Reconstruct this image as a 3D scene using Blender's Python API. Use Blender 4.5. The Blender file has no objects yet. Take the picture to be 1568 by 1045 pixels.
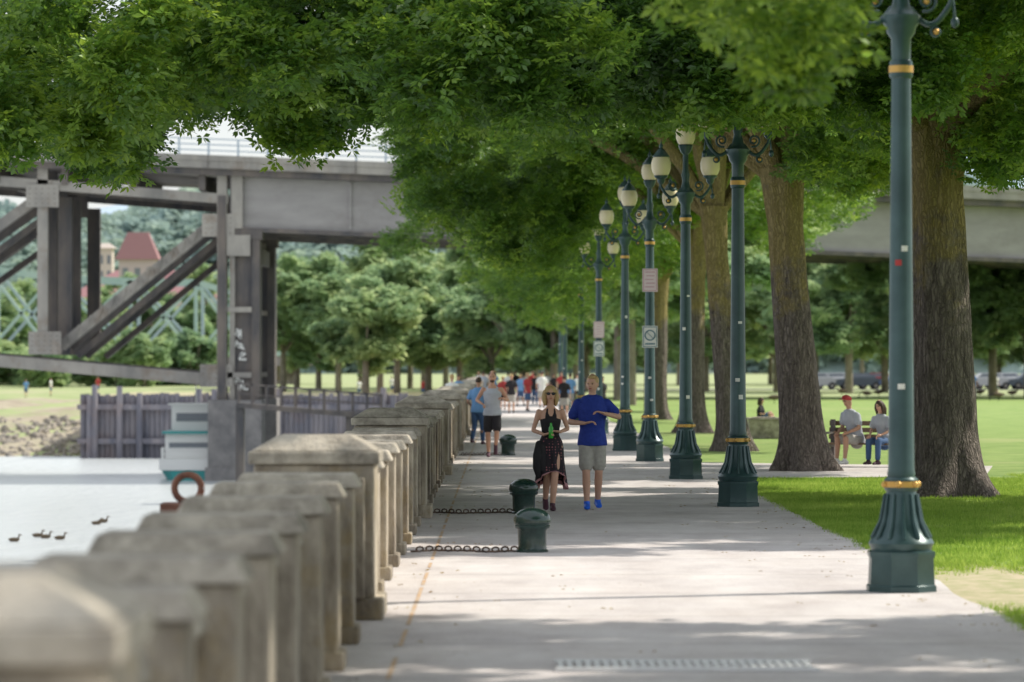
import bpy, bmesh, math, random
import numpy as np
from mathutils import Vector, Matrix, Euler
random.seed(7); RNG=np.random.default_rng(11)
scene=bpy.context.scene
F=6000.0; CX=770.0; HY=563.0; CH=1.9
def G(px,py):
    s=(py-HY)/CH
    return ((px-CX)/s, F/s)
def P(px,py,d): return ((px-CX)*d/F, d, CH-(py-HY)*d/F)

# ---------------- materials ----------------
def mat(name,col,rough=0.8,col2=None,scale=3.0,metal=0.0,bump=0.0,bscale=None,stretch=(1,1,1),detail=6,spec=0.5,lo=0.35,hi=0.65,patch=None):
    m=bpy.data.materials.new(name); m.use_nodes=True
    nt=m.node_tree; b=nt.nodes['Principled BSDF']
    b.inputs['Roughness'].default_value=rough; b.inputs['Metallic'].default_value=metal
    b.inputs['Specular IOR Level'].default_value=spec
    b.inputs['Base Color'].default_value=(*col,1)
    if col2 is not None or bump>0:
        g=nt.nodes.new('ShaderNodeNewGeometry'); mp=nt.nodes.new('ShaderNodeMapping')
        mp.inputs['Scale'].default_value=stretch
        nt.links.new(g.outputs['Position'],mp.inputs['Vector'])
    if col2 is not None:
        n=nt.nodes.new('ShaderNodeTexNoise'); n.inputs['Scale'].default_value=scale; n.inputs['Detail'].default_value=detail
        n.inputs['Roughness'].default_value=0.65
        nt.links.new(mp.outputs[0],n.inputs['Vector'])
        r=nt.nodes.new('ShaderNodeValToRGB'); r.color_ramp.elements[0].position=lo; r.color_ramp.elements[1].position=hi
        r.color_ramp.elements[0].color=(*col,1); r.color_ramp.elements[1].color=(*col2,1)
        nt.links.new(n.outputs['Fac'],r.inputs[0]); last=r.outputs[0]
        if patch:
            n3=nt.nodes.new('ShaderNodeTexNoise'); n3.inputs['Scale'].default_value=patch[1]; n3.inputs['Detail'].default_value=10; n3.inputs['Roughness'].default_value=.75
            mp3=nt.nodes.new('ShaderNodeMapping'); mp3.inputs['Location'].default_value=(17,5,3); nt.links.new(g.outputs['Position'],mp3.inputs[0]); nt.links.new(mp3.outputs[0],n3.inputs['Vector'])
            mr=nt.nodes.new('ShaderNodeMapRange'); mr.inputs[1].default_value=.52; mr.inputs[2].default_value=.66; mr.inputs[4].default_value=patch[2]
            nt.links.new(n3.outputs['Fac'],mr.inputs[0])
            mx=nt.nodes.new('ShaderNodeMixRGB'); mx.inputs[2].default_value=(*patch[0],1); nt.links.new(mr.outputs[0],mx.inputs[0]); nt.links.new(last,mx.inputs[1]); last=mx.outputs[0]
        nt.links.new(last,b.inputs['Base Color'])
    if bump>0:
        n2=nt.nodes.new('ShaderNodeTexNoise'); n2.inputs['Scale'].default_value=bscale or scale*4; n2.inputs['Detail'].default_value=8
        nt.links.new(mp.outputs[0],n2.inputs['Vector'])
        bp=nt.nodes.new('ShaderNodeBump'); bp.inputs['Strength'].default_value=bump; bp.inputs['Distance'].default_value=0.03
        nt.links.new(n2.outputs['Fac'],bp.inputs['Height']); nt.links.new(bp.outputs[0],b.inputs['Normal'])
    return m
def leafmat(name,dark,mid,light,trans=0.5,gloss=0.05,nscale=0.35,tv=2.2):
    m=bpy.data.materials.new(name); m.use_nodes=True; nt=m.node_tree
    for n in list(nt.nodes): nt.nodes.remove(n)
    out=nt.nodes.new('ShaderNodeOutputMaterial')
    oi=nt.nodes.new('ShaderNodeObjectInfo'); g=nt.nodes.new('ShaderNodeNewGeometry')
    at=nt.nodes.new('ShaderNodeAttribute'); at.attribute_name='var'
    no=nt.nodes.new('ShaderNodeTexNoise'); no.inputs['Scale'].default_value=nscale; no.inputs['Detail'].default_value=3
    nt.links.new(g.outputs['Position'],no.inputs['Vector'])
    def ma(op,a,bv):
        x=nt.nodes.new('ShaderNodeMath'); x.operation=op
        for i,v in enumerate((a,bv)):
            if isinstance(v,(int,float)): x.inputs[i].default_value=v
            else: nt.links.new(v,x.inputs[i])
        return x.outputs[0]
    f=ma('ADD',ma('MULTIPLY',oi.outputs['Random'],0.4),ma('MULTIPLY',at.outputs['Fac'],0.35))
    f=ma('ADD',f,ma('MULTIPLY',ma('SUBTRACT',no.outputs['Fac'],0.35),1.2))
    r=nt.nodes.new('ShaderNodeValToRGB'); e=r.color_ramp.elements
    e[0].position=0.12; e[0].color=(*dark,1); e[1].position=0.95; e[1].color=(*light,1)
    k=e.new(0.5); k.color=(*mid,1)
    nt.links.new(f,r.inputs[0])
    d=nt.nodes.new('ShaderNodeBsdfDiffuse'); t=nt.nodes.new('ShaderNodeBsdfTranslucent')
    hs=nt.nodes.new('ShaderNodeHueSaturation'); hs.inputs['Hue'].default_value=0.475; hs.inputs['Value'].default_value=tv; hs.inputs['Saturation'].default_value=1.02
    nt.links.new(r.outputs[0],d.inputs['Color']); nt.links.new(r.outputs[0],hs.inputs['Color']); nt.links.new(hs.outputs[0],t.inputs['Color'])
    m1=nt.nodes.new('ShaderNodeMixShader'); m1.inputs[0].default_value=trans
    nt.links.new(d.outputs[0],m1.inputs[1]); nt.links.new(t.outputs[0],m1.inputs[2])
    last=m1
    if gloss>0:
        gl=nt.nodes.new('ShaderNodeBsdfGlossy'); gl.inputs['Roughness'].default_value=0.45; gl.inputs['Color'].default_value=(.9,1,.85,1)
        m2=nt.nodes.new('ShaderNodeMixShader'); m2.inputs[0].default_value=gloss
        nt.links.new(m1.outputs[0],m2.inputs[1]); nt.links.new(gl.outputs[0],m2.inputs[2]); last=m2
    nt.links.new(last.outputs[0],out.inputs['Surface'])
    return m

M={}
M['leaf']=leafmat('oak_leaves',(.026,.075,.014),(.075,.170,.024),(.20,.31,.04),trans=.52,tv=2.1)
M['leaf_far']=leafmat('hazed_far_leaves',(.16,.255,.17),(.25,.37,.20),(.42,.51,.26),trans=0.45,gloss=0,nscale=0.12,tv=1.6)  # pale, greyed greens: distance haze is painted into the leaf colour
M['leaf_hill']=leafmat('hazed_hill_leaves',(.23,.32,.33),(.30,.39,.36),(.40,.49,.40),trans=0.3,gloss=0,nscale=0.02,tv=1.4)  # bluish pale leaves; the air haze is mixed into their colour
M['grassblade']=leafmat('grass_blades',(.12,.225,.04),(.19,.32,.055),(.33,.45,.11),trans=0.4,gloss=0,nscale=0.5,tv=1.9)
M['dead']=leafmat('dry_leaves',(.20,.13,.05),(.33,.24,.10),(.45,.38,.16),trans=0.2,gloss=0,tv=1.2)
M['conc']=mat('weathered_concrete',(.15,.125,.10),.9,(.50,.44,.35),2.6,bump=.8,bscale=18,detail=12,stretch=(1,1,.45),patch=((.34,.25,.11),1.3,.6))
M['conc2']=mat('coping_concrete',(.22,.195,.16),.9,(.54,.49,.41),3.5,bump=.7,bscale=26,detail=12,patch=((.12,.105,.085),2.2,.65))
M['green']=mat('green_painted_iron',(.024,.06,.064),.35,(.048,.10,.105),2.0,metal=.2,spec=.6)
M['gold']=mat('gold_band',(.6,.36,.10),.4,metal=.5)
M['globe']=mat('lamp_globe',(.80,.70,.48),.35)
M['steel']=mat('weathered_steel',(.22,.21,.20),.7,(.42,.39,.35),.5,stretch=(1,1,.4),detail=10,patch=((.20,.13,.08),.6,.5))
M['steeld']=mat('dark_steel',(.07,.07,.08),.7,(.19,.16,.14),.8,stretch=(1,1,.3),detail=10)
M['girder']=mat('girder_paint',(.29,.275,.27),.7,(.38,.36,.355),.35,stretch=(1,1,3),detail=10,patch=((.22,.20,.19),.25,.45))
M['rust']=mat('rusty_iron',(.12,.05,.035),.8,(.25,.11,.07),9)
M['chain']=mat('chain_iron',(.05,.04,.035),.7,(.16,.10,.07),9)
M['white']=mat('white_paint',(.8,.8,.78),.5)
M['teal']=mat('teal_paint',(.03,.3,.3),.4)
M['tealb']=mat('pale_teal_steel',(.32,.45,.45),.7,(.42,.53,.52),.4)
M['skin']=mat('skin',(.62,.36,.26),.55)
M['skin2']=mat('tanned_skin',(.50,.28,.19),.55)
M['black']=mat('black_cloth',(.018,.016,.02),.85)
M['blond']=mat('blond_hair',(.60,.42,.20),.6,(.40,.27,.11),60)
M['brown']=mat('brown_hair',(.06,.035,.02),.6)
M['blue']=mat('blue_shirt',(.012,.035,.27),.8,(.02,.05,.36),25,bump=.8,bscale=8)
M['greysh']=mat('grey_shorts',(.38,.36,.33),.85,(.46,.44,.41),20,bump=.8,bscale=8)
M['greyt']=mat('grey_tank',(.38,.41,.47),.85,(.44,.47,.53),12,bump=.4,bscale=9)
M['shoeb']=mat('blue_shoe',(.01,.14,.8),.5)
M['shoed']=mat('dark_shoe',(.08,.03,.05),.6)
M['denim']=mat('denim',(.06,.12,.25),.85)
M['ltblue']=mat('light_blue_shirt',(.16,.33,.6),.85)
M['red']=mat('red_cloth',(.45,.05,.05),.8)
M['sand']=mat('sand_dirt',(.55,.46,.33),.95,(.34,.34,.17),5,patch=((.24,.30,.09),2.5,.7))
M['glass']=mat('dark_glass',(.02,.025,.03),.1)
M['rubber']=mat('rubber',(.02,.02,.02),.8)
M['bottle']=mat('green_bottle',(.05,.4,.05),.2)
M['lip']=mat('lips',(.45,.12,.10),.5)
M['rock']=mat('riprap',(.17,.155,.14),.95,(.40,.36,.31),.8)
M['pile']=mat('bulkhead_timber',(.14,.145,.185),.9,(.32,.295,.32),1.2,stretch=(1,1,.15),patch=((.28,.20,.18),.4,.5))
M['maroon']=mat('maroon_roof',(.31,.16,.17),.8)
M['beige']=mat('beige_wall',(.57,.50,.45),.8)
M['win']=mat('window_glass',(.16,.18,.21),.2)
M['wood']=mat('bench_wood',(.2,.13,.08),.7)
M['goose']=mat('goose_brown',(.12,.09,.06),.9)
M['orange']=mat('faded_orange_paint',(.52,.31,.15),.9,(.50,.44,.37),6)
M['farbark']=mat('hazed_far_bark',(.20,.17,.14),.95,(.30,.26,.22),1.5)  # lighter than the near bark: haze over far trunks put into colour
def barkmat():
    m=bpy.data.materials.new('furrowed_bark'); m.use_nodes=True; nt=m.node_tree; b=nt.nodes['Principled BSDF']
    b.inputs['Roughness'].default_value=.95; b.inputs['Specular IOR Level'].default_value=.15
    g=nt.nodes.new('ShaderNodeNewGeometry'); mp=nt.nodes.new('ShaderNodeMapping'); mp.inputs['Scale'].default_value=(1,1,.16)
    nt.links.new(g.outputs['Position'],mp.inputs[0])
    n=nt.nodes.new('ShaderNodeTexNoise'); n.inputs['Scale'].default_value=16; n.inputs['Detail'].default_value=9; n.inputs['Roughness'].default_value=.75; n.inputs['Distortion'].default_value=1.0
    nt.links.new(mp.outputs[0],n.inputs['Vector'])
    dn=nt.nodes.new('ShaderNodeTexNoise'); dn.inputs['Scale'].default_value=5; dn.inputs['Detail'].default_value=4; nt.links.new(g.outputs['Position'],dn.inputs['Vector'])
    dm=nt.nodes.new('ShaderNodeVectorMath'); dm.operation='MULTIPLY_ADD'; dm.inputs[1].default_value=(.16,.16,.16); nt.links.new(dn.outputs['Color'],dm.inputs[0]); nt.links.new(mp.outputs[0],dm.inputs[2])
    v=nt.nodes.new('ShaderNodeTexVoronoi'); v.feature='DISTANCE_TO_EDGE'; v.inputs['Scale'].default_value=19
    nt.links.new(dm.outputs[0],v.inputs['Vector'])
    r=nt.nodes.new('ShaderNodeValToRGB'); r.color_ramp.elements[0].position=.34; r.color_ramp.elements[1].position=.64
    r.color_ramp.elements[0].color=(.085,.070,.066,1); r.color_ramp.elements[1].color=(.31,.265,.235,1)
    nt.links.new(n.outputs['Fac'],r.inputs[0])
    sx=nt.nodes.new('ShaderNodeSeparateXYZ'); nt.links.new(g.outputs['Position'],sx.inputs[0])
    n2=nt.nodes.new('ShaderNodeTexNoise'); n2.inputs['Scale'].default_value=1.6; n2.inputs['Detail'].default_value=9; n2.inputs['Roughness'].default_value=.7; nt.links.new(g.outputs['Position'],n2.inputs['Vector'])
    mr=nt.nodes.new('ShaderNodeMapRange'); mr.inputs[1].default_value=1.8; mr.inputs[2].default_value=4.5; mr.inputs[3].default_value=-.25; mr.inputs[4].default_value=.24
    nt.links.new(sx.outputs['Z'],mr.inputs[0])
    a=nt.nodes.new('ShaderNodeMath'); a.operation='ADD'; nt.links.new(n2.outputs['Fac'],a.inputs[0]); nt.links.new(mr.outputs[0],a.inputs[1])
    r2=nt.nodes.new('ShaderNodeValToRGB'); r2.color_ramp.elements[0].position=.5; r2.color_ramp.elements[1].position=.66
    nt.links.new(a.outputs[0],r2.inputs[0])
    mx=nt.nodes.new('ShaderNodeMixRGB'); mx.inputs[2].default_value=(.42,.33,.10,1)
    ml=nt.nodes.new('ShaderNodeMath'); ml.operation='MULTIPLY'; ml.inputs[1].default_value=.6; nt.links.new(r2.outputs[0],ml.inputs[0])
    nt.links.new(ml.outputs[0],mx.inputs[0]); nt.links.new(r.outputs[0],mx.inputs[1]);
    m3=nt.nodes.new('ShaderNodeMixRGB'); m3.blend_type='MULTIPLY'; m3.inputs[0].default_value=.45
    r3=nt.nodes.new('ShaderNodeValToRGB'); r3.color_ramp.elements[0].position=.0; r3.color_ramp.elements[1].position=.25; r3.color_ramp.elements[0].color=(.2,.2,.2,1)
    nt.links.new(v.outputs['Distance'],r3.inputs[0]); nt.links.new(mx.outputs[0],m3.inputs[1]); nt.links.new(r3.outputs[0],m3.inputs[2])
    nt.links.new(m3.outputs[0],b.inputs['Base Color'])
    ad=nt.nodes.new('ShaderNodeMath'); ad.operation='ADD'; nt.links.new(n.outputs['Fac'],ad.inputs[0]); nt.links.new(r3.outputs[0],ad.inputs[1])
    bp=nt.nodes.new('ShaderNodeBump'); bp.inputs['Strength'].default_value=.8; bp.inputs['Distance'].default_value=.04
    nt.links.new(ad.outputs[0],bp.inputs['Height']); nt.links.new(bp.outputs[0],b.inputs['Normal'])
    return m
M['bark']=barkmat()

# ---------------- mesh helpers ----------------
def link(o): scene.collection.objects.link(o); return o
def mesh_obj(name,verts,faces,mats,fm=None,smooth=False):
    me=bpy.data.meshes.new(name); me.from_pydata([tuple(v) for v in verts],[],faces)
    for m in (mats if isinstance(mats,(list,tuple)) else [mats]): me.materials.append(m)
    if fm is not None: me.polygons.foreach_set('material_index',fm)
    if smooth: me.polygons.foreach_set('use_smooth',[True]*len(me.polygons))
    me.update(); return link(bpy.data.objects.new(name,me))
def empty(name,loc=(0,0,0)):
    e=bpy.data.objects.new(name,None); e.location=loc; e.empty_display_size=.2; return link(e)
def parent(c,e):
    c.parent=e; c.matrix_parent_inverse=Matrix.Translation(e.location).inverted()
class B:
    def __init__(s): s.v=[];s.f=[];s.m=[]
    def add(s,v,f,mi=0):
        o=len(s.v); s.v+= [tuple(x) for x in v]; s.f+=[tuple(i+o for i in q) for q in f]; s.m+=[mi]*len(f)
    def box(s,x0,x1,y0,y1,z0,z1,mi=0):
        s.add([(x0,y0,z0),(x1,y0,z0),(x1,y1,z0),(x0,y1,z0),(x0,y0,z1),(x1,y0,z1),(x1,y1,z1),(x0,y1,z1)],
              [(0,3,2,1),(4,5,6,7),(0,1,5,4),(1,2,6,5),(2,3,7,6),(3,0,4,7)],mi)
    def frus(s,x0,x1,y0,y1,z0,z1,i,mi=0):
        s.add([(x0,y0,z0),(x1,y0,z0),(x1,y1,z0),(x0,y1,z0),(x0+i,y0+i,z1),(x1-i,y0+i,z1),(x1-i,y1-i,z1),(x0+i,y1-i,z1)],
              [(0,3,2,1),(4,5,6,7),(0,1,5,4),(1,2,6,5),(2,3,7,6),(3,0,4,7)],mi)
    def beam(s,p,q,w,h,mi=0,up=(0,0,1)):
        p=Vector(p);q=Vector(q);t=(q-p).normalized();u=t.cross(Vector(up))
        if u.length<1e-3:u=Vector((1,0,0))
        u.normalize(); n=u.cross(t).normalized(); u=u*w/2; n=n*h/2
        v=[p-u-n,p+u-n,p+u+n,p-u+n,q-u-n,q+u-n,q+u+n,q-u+n]
        s.add(v,[(0,1,2,3),(7,6,5,4),(0,4,5,1),(1,5,6,2),(2,6,7,3),(3,7,4,0)],mi)
    def lathe(s,prof,n=16,c=(0,0,0),mi=0,rot=0):
        v=[];f=[]
        for z,r in prof:
            for k in range(n):
                a=2*math.pi*k/n+rot; v.append((c[0]+r*math.cos(a),c[1]+r*math.sin(a),c[2]+z))
        for i in range(len(prof)-1):
            for k in range(n):
                k2=(k+1)%n; f.append((i*n+k,i*n+k2,(i+1)*n+k2,(i+1)*n+k))
        f.append(tuple(range(n-1,-1,-1))); f.append(tuple((len(prof)-1)*n+k for k in range(n)))
        s.add(v,f,mi)
    def tube(s,pts,rads,n=12,hint=(0,1,0),mi=0,cap=True):
        pts=[Vector(p) for p in pts]; rads=[(r,r) if isinstance(r,(int,float)) else r for r in rads]
        if cap:
            t0=(pts[0]-pts[1]).normalized(); t1=(pts[-1]-pts[-2]).normalized()
            a=sum(rads[0])/2*.8; b=sum(rads[-1])/2*.8
            p0,r0,p1,r1=pts[0],rads[0],pts[-1],rads[-1]
            if cap=='flat': a=b=.012
            pts=[p0+t0*a,p0+t0*a*.75]+pts+[p1+t1*b*.75,p1+t1*b]
            rads=[(r0[0]*.25,r0[1]*.25),(r0[0]*.7,r0[1]*.7)]+rads+[(r1[0]*.7,r1[1]*.7),(r1[0]*.25,r1[1]*.25)]
        v=[];N=len(pts);h=Vector(hint)
        for i,p in enumerate(pts):
            t=(pts[min(i+1,N-1)]-pts[max(i-1,0)]).normalized()
            w=h-t*h.dot(t)
            if w.length<.15:
                h2=Vector((1,0,0)) if abs(h.x)<.8 else Vector((0,0,1)); w=h2-t*h2.dot(t)
            w.normalize(); u=t.cross(w).normalized()
            for k in range(n):
                a=2*math.pi*k/n; v.append(p+u*(rads[i][0]*math.cos(a))+w*(rads[i][1]*math.sin(a)))
        f=[]
        for i in range(N-1):
            for k in range(n):
                k2=(k+1)%n; f.append((i*n+k,i*n+k2,(i+1)*n+k2,(i+1)*n+k))
        f.append(tuple(range(n-1,-1,-1))); f.append(tuple((N-1)*n+k for k in range(n)))
        s.add(v,f,mi)
    def ell(s,c,r,n=12,mi=0,m=8):
        prof=[(math.sin(-math.pi/2+math.pi*i/m),max(.02,math.cos(-math.pi/2+math.pi*i/m))) for i in range(m+1)]
        v=[];f=[]
        for z,q in prof:
            for k in range(n):
                a=2*math.pi*k/n; v.append((c[0]+r[0]*q*math.cos(a),c[1]+r[1]*q*math.sin(a),c[2]+r[2]*z))
        for i in range(m):
            for k in range(n):
                k2=(k+1)%n; f.append((i*n+k,i*n+k2,(i+1)*n+k2,(i+1)*n+k))
        f.append(tuple(range(n-1,-1,-1))); f.append(tuple(m*n+k for k in range(n)))
        s.add(v,f,mi)
    def obj(s,name,mats,smooth=False,par=None,bevel=0,xf=None,auto=False):
        v=s.v if xf is None else [xf(p) for p in s.v]
        o=mesh_obj(name,v,s.f,mats,s.m,smooth)
        if bevel:
            b=o.modifiers.new('b','BEVEL'); b.width=bevel; b.segments=2; b.limit_method='ANGLE'
        if auto:
            o.data.polygons.foreach_set('use_smooth',[True]*len(o.data.polygons))
            try: o.data.set_sharp_from_angle(angle=math.radians(35))
            except Exception: pass
        if par: parent(o,par)
        return o
def remesh(b,name,mats,voxel,par=None,sm=3):
    me=bpy.data.meshes.new('tmp'); me.from_pydata(b.v,[],b.f); o=link(bpy.data.objects.new('tmp',me))
    r=o.modifiers.new('r','REMESH'); r.mode='VOXEL'; r.voxel_size=voxel; r.use_smooth_shade=True
    s=o.modifiers.new('s','SMOOTH'); s.factor=.5; s.iterations=sm
    dg=bpy.context.evaluated_depsgraph_get(); dg.update()
    nm=bpy.data.meshes.new_from_object(o.evaluated_get(dg)); bpy.data.objects.remove(o)
    nm.name=name
    nm.materials.clear()
    for m in (mats if isinstance(mats,(list,tuple)) else [mats]): nm.materials.append(m)
    nm.polygons.foreach_set('use_smooth',[True]*len(nm.polygons))
    nm.polygons.foreach_set('material_index',[0]*len(nm.polygons))
    o=link(bpy.data.objects.new(name,nm))
    if par: parent(o,par)
    return o

# ---------------- camera / light ----------------
cam=bpy.data.cameras.new('camera'); co=link(bpy.data.objects.new('camera',cam)); scene.camera=co
cam.sensor_width=36; cam.lens=F/1568*36; cam.clip_end=12000; cam.clip_start=.5
co.location=(0,0,CH)
co.rotation_euler=(math.radians(90)+math.atan(41/F),0,-math.atan((784-CX)/F))
cam.dof.use_dof=True; cam.dof.focus_distance=53; cam.dof.aperture_fstop=2.5
sd=Vector((1,.38,1.08)).normalized()
sun=bpy.data.lights.new('sun','SUN'); so=link(bpy.data.objects.new('sun',sun)); sun.energy=5.0; sun.angle=math.radians(.5); sun.color=(1,.93,.81)
so.rotation_euler=sd.to_track_quat('Z','Y').to_euler(); so.location=(20,10,30)
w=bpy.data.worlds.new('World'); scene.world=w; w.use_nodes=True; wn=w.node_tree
sk=wn.nodes.new('ShaderNodeTexSky'); sk.sky_type='NISHITA'; sk.sun_disc=False
sk.sun_elevation=math.asin(sd.z); sk.sun_rotation=math.atan2(sd.x,sd.y); sk.air_density=1.2; sk.dust_density=1.0; sk.ozone_density=1
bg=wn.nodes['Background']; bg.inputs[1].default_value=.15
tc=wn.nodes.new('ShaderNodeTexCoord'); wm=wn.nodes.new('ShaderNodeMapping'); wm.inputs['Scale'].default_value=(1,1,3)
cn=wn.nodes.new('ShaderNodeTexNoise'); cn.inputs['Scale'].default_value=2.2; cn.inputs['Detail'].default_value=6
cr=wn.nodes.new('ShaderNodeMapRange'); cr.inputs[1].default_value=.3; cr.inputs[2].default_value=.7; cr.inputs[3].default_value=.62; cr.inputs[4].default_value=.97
wx_=wn.nodes.new('ShaderNodeMixRGB'); wx_.inputs[2].default_value=(6.4,6.6,6.9,1)  # bright white cloud layer added over the sky to lift ambient fill
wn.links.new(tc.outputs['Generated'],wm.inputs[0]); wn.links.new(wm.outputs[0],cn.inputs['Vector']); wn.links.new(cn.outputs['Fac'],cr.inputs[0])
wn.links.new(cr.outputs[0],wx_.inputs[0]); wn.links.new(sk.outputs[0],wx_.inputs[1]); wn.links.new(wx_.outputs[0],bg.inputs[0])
scene.view_settings.view_transform='Standard'; scene.view_settings.look='None'; scene.view_settings.exposure=0

# ---------------- ground ----------------
xs=[-4000,-1500,-600,-300,-150,-100,-80,-60,-50,-40,-30,-20,-10,-5,-2.0,-1.9,0,2,4,6,10,20,40,100,300,1000,4000]
ys=[-300,-50,0,30,60,100,200,290,300,306,314,322,330,340,350,360,380,420,500,700,1500,3000,6000]
def gz(x,y):
    if x>=-1.95: return -.02
    pr=[(0,-8),(300,-7),(306,-5.0),(340,-1.9),(360,-.9),(390,-.02)]
    if y<=300:return -8
    for (a,za),(b2,zb) in zip(pr,pr[1:]):
        if y<=b2: return za+(zb-za)*(y-a)/(b2-a)
    return -.02
gv=[(x,y,gz(x,y)) for y in ys for x in xs]; nx=len(xs)
gf=[(j*nx+i,j*nx+i+1,(j+1)*nx+i+1,(j+1)*nx+i) for j in range(len(ys)-1) for i in range(nx-1)]
M['ground']=mat('ground_grass',(.25,.32,.13),.95,(.38,.42,.21),.2,detail=10,patch=((.45,.40,.28),.08,.5))
mesh_obj('ground',gv,gf,M['ground'])
bv=[];bf=[]
for j in range(19):
    y=303+j*3
    for i in range(40): x=-110+i*2; bv.append((x,y,gz(-40,y)+.05+.25*math.sin(x*.9+j)*math.sin(j*1.7+x*.3)))
for j in range(18):
    for i in range(39): bf.append((j*40+i,j*40+i+1,(j+1)*40+i+1,(j+1)*40+i))
mesh_obj('dirt_riverbank',bv,bf,mat('bank_dirt',(.30,.25,.19),.95,(.42,.38,.28),.35,detail=10,bump=.8,bscale=2,patch=((.26,.32,.13),.15,.8)),None,True)
def watermat():
    m=bpy.data.materials.new('river_water'); m.use_nodes=True; nt=m.node_tree; b=nt.nodes['Principled BSDF']
    b.inputs['Base Color'].default_value=(.56,.60,.62,1); b.inputs['Roughness'].default_value=.25; b.inputs['IOR'].default_value=1.33  # pale base colour stands in for the bright sky reflection
    b.inputs['Specular IOR Level'].default_value=1.0
    g=nt.nodes.new('ShaderNodeNewGeometry'); mp=nt.nodes.new('ShaderNodeMapping'); mp.inputs['Scale'].default_value=(1,.35,1)
    n=nt.nodes.new('ShaderNodeTexNoise'); n.inputs['Scale'].default_value=1.1; n.inputs['Detail'].default_value=5
    nt.links.new(g.outputs['Position'],mp.inputs[0]); nt.links.new(mp.outputs[0],n.inputs['Vector'])
    bp=nt.nodes.new('ShaderNodeBump'); bp.inputs['Strength'].default_value=.6; bp.inputs['Distance'].default_value=.3
    nt.links.new(n.outputs['Fac'],bp.inputs['Height']); nt.links.new(bp.outputs[0],b.inputs['Normal'])
    return m
mesh_obj('river_water',[(-4000,-300,-5),(-1.93,-300,-5),(-1.93,307,-5),(-4000,307,-5)],[(0,1,2,3)],watermat())
def pavemat():
    m=bpy.data.materials.new('promenade_pavement'); m.use_nodes=True; nt=m.node_tree; b=nt.nodes['Principled BSDF']
    b.inputs['Roughness'].default_value=.88; b.inputs['Specular IOR Level'].default_value=.3
    g=nt.nodes.new('ShaderNodeNewGeometry')
    def noise(sc,det,st=(1,1,1)):
        mp=nt.nodes.new('ShaderNodeMapping'); mp.inputs['Scale'].default_value=st; nt.links.new(g.outputs['Position'],mp.inputs[0])
        n=nt.nodes.new('ShaderNodeTexNoise'); n.inputs['Scale'].default_value=sc; n.inputs['Detail'].default_value=det; n.inputs['Roughness'].default_value=.7
        nt.links.new(mp.outputs[0],n.inputs['Vector']); return n
    a=noise(.6,9); c=noise(45,4); d=noise(1.2,6,(1,.35,1))
    r=nt.nodes.new('ShaderNodeValToRGB'); r.color_ramp.elements[0].position=.3; r.color_ramp.elements[1].position=.7
    r.color_ramp.elements[0].color=(.48,.445,.445,1); r.color_ramp.elements[1].color=(.64,.60,.58,1); nt.links.new(a.outputs['Fac'],r.inputs[0])
    m1=nt.nodes.new('ShaderNodeMixRGB'); m1.blend_type='OVERLAY'; m1.inputs[0].default_value=.5; nt.links.new(r.outputs[0],m1.inputs[1]); nt.links.new(c.outputs['Fac'],m1.inputs[2])
    m2=nt.nodes.new('ShaderNodeMixRGB'); m2.blend_type='OVERLAY'; m2.inputs[0].default_value=.5; nt.links.new(m1.outputs[0],m2.inputs[1]); nt.links.new(d.outputs['Fac'],m2.inputs[2])
    sx=nt.nodes.new('ShaderNodeSeparateXYZ'); nt.links.new(g.outputs['Position'],sx.inputs[0])
    md=nt.nodes.new('ShaderNodeMath'); md.operation='PINGPONG'; md.inputs[1].default_value=1.5; nt.links.new(sx.outputs['Y'],md.inputs[0])
    lt=nt.nodes.new('ShaderNodeMath'); lt.operation='LESS_THAN'; lt.inputs[1].default_value=.03; nt.links.new(md.outputs[0],lt.inputs[0])
    ml=nt.nodes.new('ShaderNodeMath'); ml.operation='MULTIPLY'; ml.inputs[1].default_value=.4; nt.links.new(lt.outputs[0],ml.inputs[0])
    m3=nt.nodes.new('ShaderNodeMixRGB'); m3.inputs[2].default_value=(.13,.12,.11,1); nt.links.new(ml.outputs[0],m3.inputs[0]); nt.links.new(m2.outputs[0],m3.inputs[1])
    nt.links.new(m3.outputs[0],b.inputs['Base Color'])
    bp=nt.nodes.new('ShaderNodeBump'); bp.inputs['Strength'].default_value=.4; bp.inputs['Distance'].default_value=.01
    nt.links.new(c.outputs['Fac'],bp.inputs['Height']); nt.links.new(bp.outputs[0],b.inputs['Normal'])
    return m
pm=pavemat()
ev=[];ef=[]
def edge(y): return 3.88+.06*math.sin(y*.35)+.04*math.sin(y*1.3)
yy=[-30+i*1.0 for i in range(331)]
for y in yy: ev+=[(-1.9,y,0),(edge(y),y,0)]
for i in range(len(yy)-1): ef.append((2*i,2*i+1,2*i+3,2*i+2))
mesh_obj('promenade_path',ev,ef,pm)
mesh_obj('side_path',[(3.7,67.5,-.004),(8.5,69,-.004),(9.5,76,-.004),(3.7,79,-.004)],[(0,1,2,3)],pm)
M['lawn']=mat('lawn_grass',(.16,.265,.055),.95,(.29,.385,.11),1.1,detail=10,bump=.6,bscale=30,patch=((.36,.38,.16),.12,.6))
mesh_obj('lawn',[(3.7,-30,-.012),(60,-30,-.012),(60,260,-.012),(3.7,260,-.012)],[(0,1,2,3)],M['lawn'])
sp=[(3.75,29.5),(4.6,29),(5.6,31),(5.9,34),(5.4,37),(4.5,38.2),(3.75,38)]
mesh_obj('dirt_patch',[(x,y,-.008) for x,y in sp],[tuple(range(len(sp)))],M['sand'])
b=B(); y=12
while y<160:
    L=random.uniform(.5,2.6); x=-.70
    b.add([(x-.016,y,.004),(x+.016,y,.004),(x+.016,y+L,.004),(x-.016,y+L,.004)],[(0,1,2,3)]); y+=L+random.uniform(.05,1.1)
b.obj('painted_line',[M['orange']])
b=B(); 
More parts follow.
